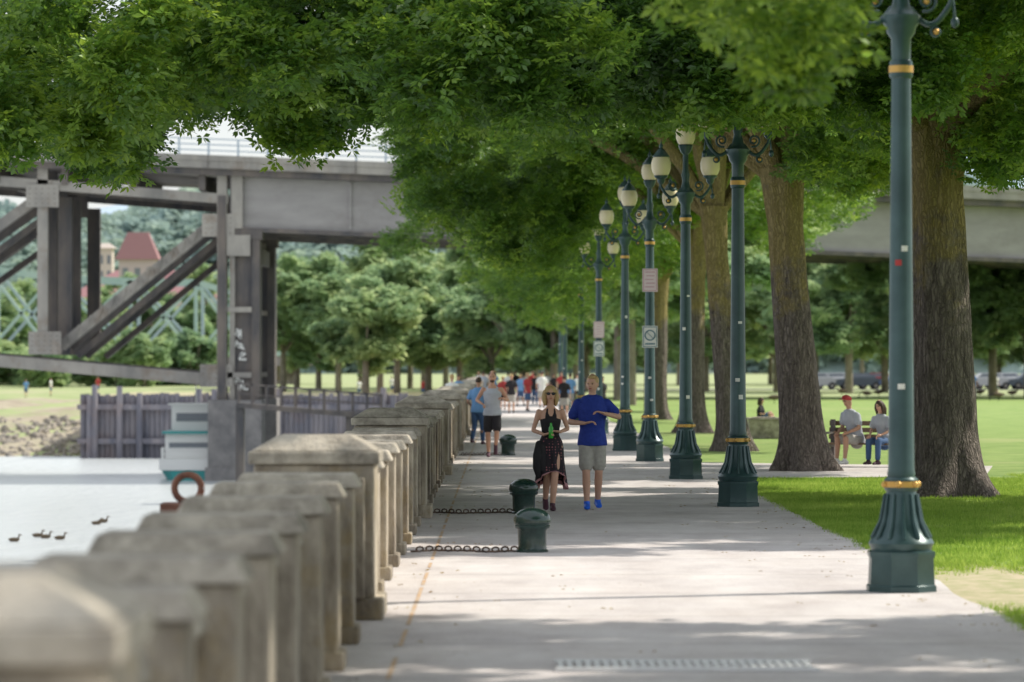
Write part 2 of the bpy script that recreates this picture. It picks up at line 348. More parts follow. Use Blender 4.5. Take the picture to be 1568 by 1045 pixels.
for i in range(28):
    x=.35+i*.058; b.box(x,x+.035,24.55,25.2,.003,.02)
b.box(.33,1.98,24.5,24.56,.003,.024); b.box(.33,1.98,25.19,25.25,.003,.024)
b.obj('drain_grate',[mat('pale_steel',(.75,.75,.75),.5)])

# ---------------- seawall ----------------
def wall():
    e=empty('concrete_balustrade',(-1.4,30,0)); b=B(); c=B(); rr=random.Random(2)
    pil=[-10+20*i for i in range(16)]
    for y0 in pil:
        hd=.45
        b.box(-1.88,-.97,y0-hd,y0+hd,0,1.17); 
        b.box(-1.93,-.90,y0-hd-.06,y0+hd+.06,-.003,.16)
        c.box(-1.92,-.93,y0-hd-.05,y0+hd+.05,1.172,1.27); c.frus(-1.90,-.95,y0-hd-.03,y0+hd+.03,1.272,1.39,.2)
        for yy_ in (y0-hd-.10,y0+hd+.0): b.box(-1.80,-1.04,yy_-.0,yy_+.10,.16,1.08)
        n=8; st=(20-.9)/n
        for k in range(n):
            ya=y0+hd+k*st; yb=ya+st
            if k>0:
                j=rr.uniform(-.012,.012); h=rr.uniform(-.012,.012)
                b.box(-1.80+j,-1.03+j,ya-.22,ya+.22,0,1.07+h); c.frus(-1.85+j,-.98+j,ya-.27,ya+.27,1.072+h,1.17+h,.05); b.box(-1.83+j,-.99+j,ya-.26,ya+.26,-.003,.12)
            a0=ya+.27 if k>0 else ya+.12; a1=yb-.27 if k<n-1 else yb-.12
            b.box(-1.62,-1.22,a0,a1,0,.90); c.frus(-1.70,-1.12,a0-.03,a1+.03,.902,1.0,.03); b.box(-1.68,-1.14,a0,a1,-.003,.14)
    b.obj('posts_and_panels',[M['conc']],par=e,bevel=.018); c.obj('coping',[M['conc2']],par=e,bevel=.018)
wall()
e=empty('mooring_ring',(-2.35,29,0)); b=B()
pts=[(-2.33+.1*math.cos(a),29,1.01+.1*math.sin(a)) for a in [2*math.pi*i/20 for i in range(21)]]
b.tube(pts,[.026]*21,n=8,cap=False); b.box(-2.52,-2.12,28.8,29.2,.8,.9); b.box(-2.48,-2.16,28.84,29.16,-5.5,.8); b.box(-2.2,-1.9,28.9,29.1,.3,.5)
b.obj('iron_ring_and_pile',[M['rust']],par=e)

# ---------------- lamps ----------------
def lampmesh():
    b=B()
    b.lathe([(0,.31),(.05,.31),(.06,.295),(.28,.285),(.31,.30),(.34,.30),(.36,.24)],8,rot=math.pi/8)
    b.lathe([(.33,.25),(.38,.265),(.41,.28),(.44,.265),(.47,.23),(.55,.185),(.66,.155),(.80,.135),(.86,.125)],24)
    for k in range(12):
        a=2*math.pi*k/12
        b.tube([(.245*math.cos(a),.245*math.sin(a),.46),(.175*math.cos(a),.175*math.sin(a),.6),(.14*math.cos(a),.14*math.sin(a),.82)],[.02,.017,.012],n=6)
    b.lathe([(.85,.13),(.87,.145),(.95,.145),(.97,.125)],20)
    b.lathe([(.96,.115),(1.0,.12),(1.04,.112),(4.38,.083)],20)
    b.lathe([(.885,.150),(.935,.150)],20,mi=1)
    for k in range(6):
        a=2*math.pi*(k+.25)/6; b.ell((.15*math.cos(a),.15*math.sin(a),.91),(.03,.03,.03),8,1,6)
    b.lathe([(4.36,.085),(4.38,.10),(4.5,.10),(4.52,.085)],20); b.lathe([(4.41,.106),(4.47,.106)],20,mi=1)
    b.lathe([(4.5,.082),(4.7,.085),(4.75,.12),(4.8,.13),(4.84,.16),(4.9,.165),(4.93,.12),(4.98,.08),(5.1,.055),(5.2,.075),(5.3,.05),(5.55,.045),(5.6,.09),(5.68,.12),(5.7,.13)],20)
    def globe(x,z):
        b.lathe([(0,.10),(.04,.135),(.12,.165),(.22,.17),(.30,.15),(.33,.13)],18,(x,0,z),2)
        b.lathe([(.325,.14),(.345,.15),(.36,.13),(.42,.085),(.46,.05),(.48,.025),(.50,.035),(.53,.035),(.56,.012),(.62,.004)],18,(x,0,z),0)
        b.lathe([(-.14,.03),(-.1,.06),(-.05,.07),(-.02,.11),(.01,.125)],18,(x,0,z),0)
    globe(0,5.71)
    for sg in (-1,1):
        pts=[]
        for i in range(13):
            t=i/12; x=.08+.34*t; z=4.96-.17*math.sin(math.pi*t*.95)+.06*t
            pts.append((sg*x,0,z))
        pts+=[(sg*.44,0,5.07),(sg*.42,0,5.12)]
        b.tube(pts,[.024]*len(pts),n=8)
        for (cx,cz,R,st,tn) in ((.22,5.02,.09,-1.9,1.4),(.30,4.76,.05,1.6,1.3)):
            sp=[];
            for i in range(22):
                a=st+2*math.pi*tn*i/21; r=R*(1-.75*i/21); sp.append((sg*(cx+r*math.cos(a)),0,cz+r*math.sin(a)))
            b.tube(sp,[.014]*22,n=6)
            b.ell((sg*cx,0,cz),(.03,.03,.03),8,1,6)
        b.ell((sg*.46,0,4.84),(.035,.035,.05),8,0,6)
        globe(sg*.42,5.13+.05)
        b.tube([(sg*.46,0,4.88),(sg*.44,0,5.05)],[.012,.012],n=6)
    me=bpy.data.meshes.new('lamp_post'); me.from_pydata(b.v,[],b.f)
    for m in (M['green'],M['gold'],M['globe']): me.materials.append(m)
    me.polygons.foreach_set('material_index',b.m); me.polygons.foreach_set('use_smooth',[True]*len(me.polygons))
    try: me.set_sharp_from_angle(angle=math.radians(38))
    except Exception: pass
    return me
LM=lampmesh()
lamps=[(1380,905),(1130,775),(1050,733),(995,706),(957,690)]
pos=[G(*p) for p in lamps]
for px,d in ((917,113),(890,136),(865,176),(858,220)): pos.append(((px-CX)*d/F,d))
for i,(x,y) in enumerate(pos):
    e=empty('street_lamp',(x,y,0)); o=link(bpy.data.objects.new('lamp_post',LM)); o.parent=e
    o.location=(0,0,0); o.rotation_euler=(0,0,random.uniform(-.05,.05))
    st=B()
    rr=random.Random(i)
    for k in range(3):
        z=rr.uniform(1.2,3.2); a=-math.pi/2+rr.uniform(-.7,.5); R=.12-.01*(z-1); h=rr.uniform(.03,.07)
        v=[];
        for j in range(3):
            aa=a+(j-1)*.28
            v+=[(R*math.cos(aa),R*math.sin(aa),z),(R*math.cos(aa),R*math.sin(aa),z+h)]
        st.add(v,[(0,2,3,1),(2,4,5,3)],1 if (k==2 and i==0) else 0)
    so_=st.obj('stickers',[M['white'],M['red']]); so_.parent=e
def sign(x,y,z,w_,h,kind):
    e=empty('traffic_sign',(x,y,z)); b=B()
    b.box(-w_/2,w_/2,-.012,.0,-h/2,h/2,0)
    b.box(-.13,.13,0,.02,h*.25,h*.3,2); b.box(-.13,.13,0,.02,-h*.3,-h*.25,2)
    t=.014
    for a in ((-w_/2+.015,w_/2-.015,-h/2+.015,-h/2+.015+t),(-w_/2+.015,w_/2-.015,h/2-.015-t,h/2-.015),(-w_/2+.015,-w_/2+.015+t,-h/2+.03,h/2-.03),(w_/2-.015-t,w_/2-.015,-h/2+.03,h/2-.03)):
        b.box(a[0],a[1],-.016,-.0125,a[2],a[3],1)
    if kind=='no':
        pts=[(.1*math.cos(q),-.017,.03+.1*math.sin(q)) for q in [2*math.pi*i/20 for i in range(21)]]
        b.tube(pts,[.012]*21,n=6,cap=False,mi=1); b.beam((-.07,-.017,.1),(.07,-.017,-.04),.02,.01,1)
        b.box(-.1,.1,-.016,-.0125,-.16,-.13,1)
    else:
        for k in range(5): b.box(-.1+.02*(k%2),.1-.015*(k%3),-.016,-.0125,h*.33-k*.075,h*.33-k*.075+.018,1)
    mt={'no':M['white'],'pink':mat('faded_pink_sign',(.80,.68,.72),.5)}[kind]
    o=b.obj('sign_plate',[mt,mat('sign_ink',(.10,.22,.28) if kind=='no' else (.6,.35,.42),.5),M['steel']]); o.parent=e
x,y=pos[3]; sign(x,y-.13,3.68,.31,.47,'pink'); sign(x,y-.135,2.53,.31,.44,'no')
x,y=pos[5]; sign(x,y-.13,3.0,.31,.47,'pink'); sign(x,y-.135,2.45,.31,.44,'no')
M['bolg']=mat('bollard_paint',(.010,.032,.028),.2,(.022,.055,.048),9,spec=.7)
for (px,py) in ((815,845),(802,786),(778,697)):
    x,y=G(px,py); e=empty('mooring_bollard',(x,y,0)); b=B()
    b.lathe([(0,.165),(.02,.165),(.03,.15),(.06,.145),(.22,.15),(.26,.165),(.285,.185),(.31,.192),(.35,.19),(.39,.172),(.425,.13),(.448,.07),(.455,.012)],32)
    b.lathe([(.245,.178),(.27,.19),(.28,.18)],32)
    o=b.obj('cast_iron_bollard',[M['bolg']],auto=True); o.parent=e
    e2=empty('anchor_chain',(x-.2,y,0)); c=B(); n=22; X0=x-.16; X1=-.93
    cp=[]
    for k in range(n+1):
        t=k/n; cp.append(Vector((X0+(X1-X0)*t,y+.12*math.sin(t*7+py)+.05*math.sin(t*17),0)))
    for k in range(n):
        a0,a1=cp[k],cp[k+1]; mid=(a0+a1)/2; dr=(a1-a0).normalized(); sd2=Vector((-dr.y,dr.x,0)); L=(a1-a0).length*.72; ring=[]
        for q in range(9):
            a=2*math.pi*q/8
            if k%2: ring.append(mid+dr*L*math.cos(a)+sd2*.024*math.sin(a)+Vector((0,0,.013)))
            else: ring.append(mid+dr*L*math.cos(a)+Vector((0,0,.032+.024*math.sin(a))))
        c.tube(ring,[.010]*9,n=5,cap=False)
    c.obj('chain_links',[M['chain']],par=e2)

# ---------------- bridge ----------------
def bridge():
    e=empty('road_bridge',(0,250,0)); b=B(); Y=240; S=25.0
    X=lambda px:(px-CX)/S
    Z=lambda py:CH+(HY-py)/S
    def sl(x,z0): return z0-.040*(x+14.8)
    W=18
    def slab(xa,xb,ya,yb,za,zb,mi):
        v=[(xa,ya,sl(xa,za)),(xb,ya,sl(xb,za)),(xb,yb,sl(xb,za)),(xa,yb,sl(xa,za)),(xa,ya,sl(xa,zb)),(xb,ya,sl(xb,zb)),(xb,yb,sl(xb,zb)),(xa,yb,sl(xa,zb))]
        b.add(v,[(0,3,2,1),(4,5,6,7),(0,1,5,4),(1,2,6,5),(2,3,7,6),(3,0,4,7)],mi)
    xa=X(352); xb=140
    for yo in (0,6,12,W-.4):
        slab(xa,xb,Y+yo,Y+yo+.4,10.45,13.55,0)
        slab(xa,xb,Y+yo-.3,Y+yo+.7,10.2,10.448,2)
    x=xa+.3
    while x<xb:
        slab(x,x+.15,Y-.14,Y-.002,10.5,13.5,0); x+=7.0
    xa2=-90
    slab(xa2,xb,Y-1.2,Y+W+1.2,13.95,14.4,1)
    slab(xa2,xb,Y-.9,Y+W+.9,13.56,13.948,2)
    slab(xa2,xb,Y-1.25,Y-1.0,14.402,14.75,1)
    for h in (15.0,15.35,15.7): slab(xa2,xb,Y-1.15,Y-1.07,h,h+.07,3)
    x=xa2
    while x<xb: slab(x,x+.12,Y-1.17,Y-1.05,14.74,15.75,3); x+=1.8
    x=xa2
    while x<xb: slab(x,x+.05,Y-1.27,Y-1.252,13.96,14.74,2); x+=9
    for yo,mm in ((0,1),(5,2),(W-1,2)):
        y0=Y+yo
        def bm(p,q,w,mi=mm,dy=.0): b.beam((X(p[0]),y0+dy,Z(p[1])),(X(q[0]),y0+dy,Z(q[1])),w*.85,.6,mi,up=(0,1,0))
        bm((-600,230),(350,305),.7); bm((-600,205),(345,268),.35)
        bm((-600,500),(335,582),.85)
        for px in (66,-270,-600):
            bm((px,255),(px,540),.75); bm((px+28,300),(px+28,520),1.0,2,2.2)
        bm((328,338),(92,530),.75,mm,.9); bm((345,352),(112,545),.45,2,2.6)
        bm((45,310),(-220,500),.75,mm,.9); bm((62,330),(-210,525),.45,2,2.6)
        for (gx,gy) in ((66,300),(70,525),(335,345),(332,575)):
            cx_,cz_=X(gx),Z(gy); b.box(cx_-1.0,cx_+1.0,y0-.42,y0-.36,cz_-.7,cz_+.7,mm)
            for i in range(5):
                for j in range(4): b.box(cx_-.8+i*.38,cx_-.8+i*.38+.06,y0-.45,y0-.42,cz_-.5+j*.3,cz_-.44+j*.3,2)
    x=-90
    while x<xa: b.box(x,x+.4,Y-.5,Y+W,sl(x,12.6),sl(x,13.55),2); x+=4.2
    p=Vector((X(328),Y+.5,Z(338))); q=Vector((X(92),Y+.5,Z(530)))
    for i in range(26):
        a=p.lerp(q,i/26); c=p.lerp(q,(i+1)/26); o1=Vector((.0,0,.45)); b.beam(a+o1*(1 if i%2 else -1),c-o1*(1 if i%2 else -1),.08,.08,1)
    for yo in (0,W-2):
        y0=Y+yo
        b.box(X(333),X(348),y0-.4,y0+.6,Z(612),Z(262),1)
        b.box(X(334.5),X(346.5),y0-.55,y0-.41,Z(612),Z(300),2)
        b.box(X(352),X(398),y0,y0+1.8,Z(612),Z(367),2)
        b.box(X(352),X(360),y0-.3,y0-.01,Z(612),Z(367),1)
        b.box(X(386),X(398),y0-.3,y0-.01,Z(612),Z(367),2)
        b.box(X(348)+.01,X(384),y0-.5,y0-.31,Z(392),Z(360),1)
        b.box(X(350),X(402),y0-.35,y0+1.9,Z(367)+.01,Z(352),2)
        for zz in (470,570): b.box(X(349),X(386),y0-.42,y0-.32,Z(zz+8),Z(zz),1)
        b.box(X(320),X(402),y0-1,y0+3,-6,Z(612)-.01,4)
        b.box(X(316),X(406),y0-1.2,y0+3.2,-6,-4.2,4)
    rr=random.Random(9)
    for (gx,gy) in ((368,528),(372,545),(364,580),(372,590),(367,512)):
        pts=[(X(gx)+rr.uniform(-.35,.35),Y-.04,Z(gy)+rr.uniform(-.3,.3)) for _ in range(7)]
        b.tube(pts,[.09]*7,n=6,mi=5)
    b.box(X(352),X(390),Y+1.9,Y+W-2,Z(400),Z(375),2)
    for px in (1800,2600):
        for yo in (1,W-3): b.box(X(px),X(px)+1.8,Y+yo,Y+yo+1.8,-.5,sl(X(px),10.2),4)
    b.box(X(355),X(372),Y-.4,Y-.16,Z(350),Z(262),1)
    b.obj('girders_truss_and_piers',[M['girder'],M['steel'],M['steeld'],mat('rail_blue_grey',(.38,.46,.55),.5),mat('pier_concrete',(.17,.165,.17),.9,(.30,.285,.28),.8),M['white']],par=e,)
bridge()
def bridge2():
    e=empty('truss_bridge',(-40,450,0)); b=B(); s=6000/450
    X=lambda px:(px-CX)/s
    Z=lambda py:CH+(HY-py)/s
    for yo in (0,10):
        Y=450+yo
        L=lambda p,q,w,mi=0:b.beam((X(p[0]),Y,Z(p[1])),(X(q[0]),Y,Z(q[1])),w,.4,mi,up=(0,1,0))
        top=[(-300,500),(-120,440),(-20,410),(80,425),(200,430),(300,432),(380,455),(450,500),(500,540)]
        for p,q in zip(top,top[1:]): L(p,q,.7)
        for i in range(1,len(top)-1):
            px,py=top[i]; L((px,py),(px,541),.4)
            L((px,py),(top[i-1][0],541),.35); L((px,py),(top[i+1][0],541),.35)
    b.box(X(-300),X(510),449,461,Z(560),Z(545),1); b.box(X(-300),X(510),448.8,448.95,Z(545),Z(538),0)
    for px in (-150,150,420): b.box(X(px),X(px)+2.5,451,459,-6,Z(560),2)
    b.obj('truss',[M['tealb'],mat('rusty_deck',(.28,.24,.27),.8),M['conc']],par=e)
bridge2()
b=B(); x=-32.3; rr=random.Random(3)
while x<-7:
    b.box(x,x+.34,299.6+rr.uniform(0,.08),300,-6,-.15+rr.uniform(-.1,.15)); x+=.38
    if rr.random()<.28: b.lathe([(0,.25),(5.6+rr.uniform(0,.8),.22)],8,(x,299.2,-5.8))
b.box(-32.5,-6.8,299.2,299.58,-1.3,-.9); b.box(-32.5,-6.8,299.2,299.58,-3.9,-3.5)
b.obj('timber_bulkhead',[M['pile']])
b=B(); b.box(-32.3,-2.2,300.01,345,-6,-.25); b.obj('wharf_fill',[M['sand']])
e=empty('dock_gangway',(-11,200,0)); b=B()
b.beam((-13.5,200,.0),(-6.2,200,-.6),1.6,.25); 
for yo in (-.8,.8):
    b.beam((-13.5,200+yo,1.1),(-6.2,200+yo,.5),.08,.08); b.beam((-13.5,200+yo,.6),(-6.2,200+yo,0),.05,.05)
    for k in range(11):
        t=k/10; x=-13.5+7.3*t; z=-.6*t; b.box(x-.04,x+.04,200+yo-.04,200+yo+.04,z,z+1.15)
b.box(-13.6,-13.2,199.4,200.6,-6,0); b.box(-8.0,-7.6,199.4,200.6,-6,-.5); b.box(-6.2,-1.9,198.5,201.5,-.75,-.5)
b.obj('gangway_frame',[M['steeld']],par=e)
def boat():
    e=empty('river_boat',(-19.6,262,-5)); b=B(); cx=-19.1; y0=240; z=-5
    sec=[(0,1.3,.0),(1,1.9,0),(4,2.15,0),(8,2.0,.1),(11,1.2,.3),(12.5,.05,.5)]
    v=[];
    for t,wd,up in sec:
        v+=[(cx-wd*.7,y0+t,z-.3),(cx-wd,y0+t,z+.6+up),(cx+wd,y0+t,z+.6+up),(cx+wd*.7,y0+t,z-.3)]
    f=[(0,1,2,3)]
    for i in range(len(sec)-1):
        for k in range(4): f.append((i*4+k,(i+1)*4+k,(i+1)*4+(k+1)%4,i*4+(k+1)%4))
    f.append((20,23,22,21)); b.add(v,f,1)
    b.box(cx-1.95,cx+1.85,y0-.05,y0+8,z+.62,z+1.3,0)
    b.box(cx-1.65,cx+1.6,y0+.8,y0+8,z+1.302,z+2.85,0)
    b.box(cx-1.4,cx+1.4,y0+.74,y0+.79,z+1.95,z+2.3,2)
    b.box(cx-1.8,cx+1.8,y0+.4,y0+8.4,z+2.852,z+3.0,1)
    b.box(cx-1.4,cx+1.3,y0+2.5,y0+6,z+3.002,z+4.6,0); b.box(cx-1.1,cx+1.1,y0+2.44,y0+2.49,z+3.6,z+4.1,2)
    b.box(cx-1.6,cx+1.5,y0+2.3,y0+6.3,z+4.602,z+4.7,0)
    for sx_ in (-1.8,1.7):
        for k in range(4): b.box(cx+sx_-.03,cx+sx_+.03,y0+k*.5,y0+k*.5+.05,z+1.3,z+2.0,0)
    for k in range(2): b.box(cx-1.8,cx+1.7,y0-.03,y0+.02,z+1.6+k*.35,z+1.65+k*.35,0)
    b.tube([(cx,y0+4,z+4.4),(cx,y0+4,z+5.8)],[.05,.03],n=6,mi=0)
    b.obj('hull_and_cabin',[M['white'],M['teal'],M['win']],par=e)
boat()
for (px,py) in ((22,829),(58,822),(70,824),(92,826),(148,803),(158,800)):
    d=6.9*F/(py-HY); x=(px-CX)*d/F; e=empty('duck',(x,d,-5)); b=B(); s=1
    b.tube([(-.22,0,.10),(-.12,0,.07),(.05,0,.06),(.18,0,.09)],[(.02,.02),(.09,.07),(.11,.09),(.05,.05)],n=10); b.tube([(.16,0,.1),(.2,0,.24)],[.04,.03],n=8); b.ell((.22,0,.27),(.05,.035,.035),8,0,6); b.tube([(.25,0,.265),(.32,0,.255)],[.018,.012],n=6)
    o=b.obj('duck_body',[M['goose']],smooth=True); o.parent=e

# ---------------- foliage prototypes ----------------
def proto_coll(name,material,R,nros,leafL,leafW,nleaf,count=4,seed=1):
    col=bpy.data.collections.new(name); rg=np.random.default_rng(seed)
    for c in range(count):
        V=[];Fc=[];vr=[]
        for r in range(nros):
            d=rg.normal(size=3); d/=np.linalg.norm(d); p=d*R*rg.random()**.5; p[2]*=.6; p[2]-=.25*R*(p[0]**2+p[1]**2)/max(R,1e-6)**2
            ax=p/ (np.linalg.norm(p)+1e-6)+np.array([0,0,.2]); 
            rv=rg.random()
            for l in range(nleaf):
                a=2*math.pi*(l+rg.random()*.5)/nleaf
                dr=np.array([math.cos(a),math.sin(a),rg.uniform(-.5,.35)])+ax*.35; dr/=np.linalg.norm(dr)
                sd_=np.cross(dr,[0,0,1.0]); sd_/=np.linalg.norm(sd_)+1e-6; up=np.cross(sd_,dr)
                tw=rg.uniform(-.7,.7); s2=sd_*math.cos(tw)+up*math.sin(tw)
                Ls=leafL*rg.uniform(.7,1.2); W2=leafW*rg.uniform(.8,1.2)/2
                o=len(V); q=p+dr*.01
                mid=q+dr*Ls*.55-up*Ls*.03; tip=q+dr*Ls-np.array([0,0,Ls*.15])
                V+=[q,mid+s2*W2,tip,mid-s2*W2]; Fc+=[(o,o+1,o+2),(o,o+2,o+3)]
                k=min(1,max(0,rv*.6+rg.random()*.4)); vr+=[k]*4
        me=bpy.data.meshes.new(name+str(c)); me.from_pydata([tuple(v) for v in V],[],Fc); me.materials.append(material)
        at=me.attributes.new('var','FLOAT','POINT'); at.data.foreach_set('value',vr); me.update()
        col.objects.link(bpy.data.objects.new(name+'_spray_%d'%c,me))
    return col
C_leaf=proto_coll('oak_leaf',M['leaf'],.30,13,.095,.046,6,5,seed=1)
C_big=proto_coll('oak_leaf_upper',M['leaf'],.5,13,.2,.11,5,3,seed=2)
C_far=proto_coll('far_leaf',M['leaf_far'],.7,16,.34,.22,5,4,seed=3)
C_hill=proto_coll('hill_leaf',M['leaf_hill'],.7,16,.42,.3,5,3,seed=6)
def flatleaf():
    col=bpy.data.collections.new('fallen_leaf'); rg=np.random.default_rng(8)
    for c in range(3):
        V=[];Fc=[];vr=[]
        for k in range(2):
            x,y=rg.normal(size=2)*.12; a=rg.random()*6.28; L=rg.uniform(.03,.05); dx,dy=math.cos(a),math.sin(a); o=len(V)
            V+=[(x,y,.006),(x+dx*L*.5-dy*L*.3,y+dy*L*.5+dx*L*.3,.014),(x+dx*L,y+dy*L,.008),(x+dx*L*.5+dy*L*.3,y+dy*L*.5-dx*L*.3,.012)]; Fc.append((o,o+1,o+2,o+3)); vr+=[rg.random()]*4
        me=bpy.data.meshes.new('fl'); me.from_pydata(V,[],Fc); me.materials.append(M['dead']); at=me.attributes.new('var','FLOAT','POINT'); at.data.foreach_set('value',vr); me.update(); col.objects.link(bpy.data.objects.new('fl%d'%c,me))
    return col
def gcoll():
    col=bpy.data.collections.new('grass_tuft'); rg=np.random.default_rng(5)
    for c in range(4):
        V=[];Fc=[];vr=[]
        for k in range(16):
            x,y=rg.normal(size=2)*.05; a=rg.random()*6.28; h=rg.uniform(.02,.05); w=.004; dx,dy=math.cos(a),math.sin(a); l=rg.uniform(0,.03)
            o=len(V); V+=[(x-dy*w,y+dx*w,0),(x+dy*w,y-dx*w,0),(x+dx*l,y+dy*l,h)]; Fc.append((o,o+1,o+2)); vr+=[rg.random()]*3
        me=bpy.data.meshes.new('tuft'); me.from_pydata(V,[],Fc); me.materials.append(M['grassblade'])
        at=me.attributes.new('var','FLOAT','POINT'); at.data.foreach_set('value',vr); me.update(); col.objects.link(bpy.data.objects.new('tuft%d'%c,me))
    return col
C_grass=gcoll()
def rcoll():
    col=bpy.data.collections.new('riprap_rocks')
    for c in range(3):
        bm=bmesh.new(); bmesh.ops.create_icosphere(bm,subdivisions=2,radius=.6); rg=random.Random(c)
        for v in bm.verts: v.co*=1+rg.uniform(-.25,.2); v.co.z*=.7
        me=bpy.data.meshes.new('rock'); bm.to_mesh(me); bm.free(); me.materials.append(M['rock']); col.objects.link(bpy.data.objects.new('rock%d'%c,me))
    return col
def scatter(name,pts,coll,smin,smax,tilt,par=None,seed=0):
    me=bpy.data.meshes.new(name); pts=np.asarray(pts,dtype=np.float32); me.vertices.add(len(pts)); me.vertices.foreach_set('co',pts.ravel()); me.update()
    o=link(bpy.data.objects.new(name,me))
    ng=bpy.data.node_groups.new(name+'_gn','GeometryNodeTree')
    ng.interface.new_socket(name='Geometry',in_out='INPUT',socket_type='NodeSocketGeometry'); ng.interface.new_socket(name='Geometry',in_out='OUTPUT',socket_type='NodeSocketGeometry')
    N=ng.nodes; i=N.new('NodeGroupInput'); u=N.new('NodeGroupOutput'); ip=N.new('GeometryNodeInstanceOnPoints'); ci=N.new('GeometryNodeCollectionInfo')
    ci.inputs['Collection'].default_value=coll; ci.inputs['Separate Children'].default_value=True; ci.inputs['Reset Children'].default_value=True
    ip.inputs['Pick Instance'].default_value=True
    rv=N.new('FunctionNodeRandomValue'); rv.data_type='FLOAT_VECTOR'; rv.inputs['Min'].default_value=(-tilt,-tilt,0); rv.inputs['Max'].default_value=(tilt,tilt,6.283); rv.inputs['Seed'].default_value=seed
    rs=N.new('FunctionNodeRandomValue'); rs.data_type='FLOAT'
    fl=[s for s in rs.inputs if s.type=='VALUE']; fl[0].default_value=smin; fl[1].default_value=smax
    rs.inputs['Seed'].default_value=seed+5
    vo=[s for s in rv.outputs if s.type=='VECTOR'][0]; fo=[s for s in rs.outputs if s.type=='VALUE'][0]
    L=ng.links; L.new(i.outputs[0],ip.inputs['Points']); L.new(ci.outputs[0],ip.inputs['Instance']); L.new(vo,ip.inputs['Rotation']); L.new(fo,ip.inputs['Scale']); L.new(ip.outputs[0],u.inputs[0])
    md=o.modifiers.new('scatter','NODES'); md.node_group=ng
    if par: parent(o,par)
    return o

def trunk_mesh(b,x,y,r,h,top,rg,flare=1.0,n=44):
    rings=46; v=[];f=[]
    ph=[rg.uniform(0,6.28) for _ in range(6)]
    for i in range(rings):
        t=i/(rings-1); z=-.15+(h+.15)*t**1.25
        R=r*(1-.28*t)+ (0.25*r*max(0,(t-.85)/.15))
        cx=x+top[0]*t+.05*math.sin(3*t+ph[0]); cy=y+top[1]*t
        fl=math.exp(-max(z,0)/.38)
        for k in range(n):
            a=2*math.pi*k/n
            rr=R*(1+.05*math.sin(3*a+ph[1]+t*2)+.035*math.sin(7*a+ph[2]-t*3)+.02*math.sin(13*a+ph[3]+t*8)+.018*math.sin(21*a+t*15)*math.sin(t*30+a)
                  +flare*fl*(.55+.28*math.sin(5*a+ph[4])+.12*math.sin(9*a+ph[5])))
            v.append((cx+rr*math.cos(a),cy+rr*math.sin(a),z))
    for i in range(rings-1):
        for k in range(n):
            k2=(k+1)%n; f.append((i*n+k,i*n+k2,(i+1)*n+k2,(i+1)*n+k))
    b.add(v,f)
def limb(b,p,q,r0,r1,rg,sag=.6):
    p=Vector(p);q=Vector(q); pts=[];rad=[]
    for i in range(9):
        t=i/8; c=p.lerp(q,t); c.z+=sag*math.sin(math.pi*t)*1.0; c+=Vector((rg.uniform(-1,1),rg.uniform(-1,1),rg.uniform(-1,1)))*.12*math.sin(math.pi*t)
        pts.append(c); rad.append(r0*(1-t)+r1*t)
    b.tube(pts,rad,n=10,cap=True); return pts
def crown_pts(c,r,nb,npb,rg,zlo,shell=.45,bs=(.9,1.5)):
    out=[]
    for _ in range(nb):
        d=rg.normal(size=3); d/=np.linalg.norm(d); rad=rg.random()**shell
        p=np.array(c)+d*rad*np.array(r)
        if p[2]<zlo: p[2]=zlo+rg.random()*1.2+ .1*abs(rg.normal())
        R=rg.uniform(*bs); n=int(npb*rg.uniform(.6,1.4))
        q=rg.normal(size=(n,3)); q/=np.linalg.norm(q,axis=1)[:,None]; q*=(rg.random((n,1))**.45)*R; q[:,2]*=.55
        q[:,2]-=.25*(q[:,0]**2+q[:,1]**2)/R
        out.append(q+p)
    return np.concatenate(out)
def tree(x,y,r,top,cxy,rad,zlo,nlow,nup,seed,h=5.2,extra=None):
    rg=np.random.default_rng(seed); pr=random.Random(seed); c=(cxy[0],cxy[1],zlo+rad[2])
    e=empty('oak_tree',(x,y,0)); b=B(); trunk_mesh(b,x,y,r,h,top,pr)
    tp=(x+top[0],y+top[1],h-.3)
    for k in range(9):
        a=2*math.pi*(k+pr.random()*.6)/9; L=pr.uniform(.5,.85)
        q=(c[0]+rad[0]*L*math.cos(a),c[1]+rad[1]*L*math.sin(a),c[2]+pr.uniform(-2.5,1.5))
        pts=limb(b,tp,q,r*pr.uniform(.35,.5),.05,pr)
        for j in (4,6,7):
            s=pts[j]; qq=s+Vector((pr.uniform(-2.5,2.5),pr.uniform(-2.5,2.5),pr.uniform(-1.4,1.2))); limb(b,s,qq,r*.13,.015,pr,.1)
    limb(b,tp,(x,y,c[2]+rad[2]*.7),r*.6,.08,pr)
    b.obj('trunk_and_limbs',[M['bark']],smooth=True,par=e)
    low=crown_pts((c[0],c[1],zlo+1.6),(rad[0],rad[1],1.6),nlow,48,rg,zlo,.5)
    if extra is not None and len(extra): low=np.concatenate([low,extra])
    scatter('lower_foliage',low,C_leaf,.7,1.35,.7,e,seed)
    up=crown_pts((c[0]+2,c[1],c[2]+.5),rad,nup,24,rg,zlo+2.2,.33,(.8,1.5))
    scatter('upper_foliage',up,C_big,.8,1.3,.6,e,seed+1)
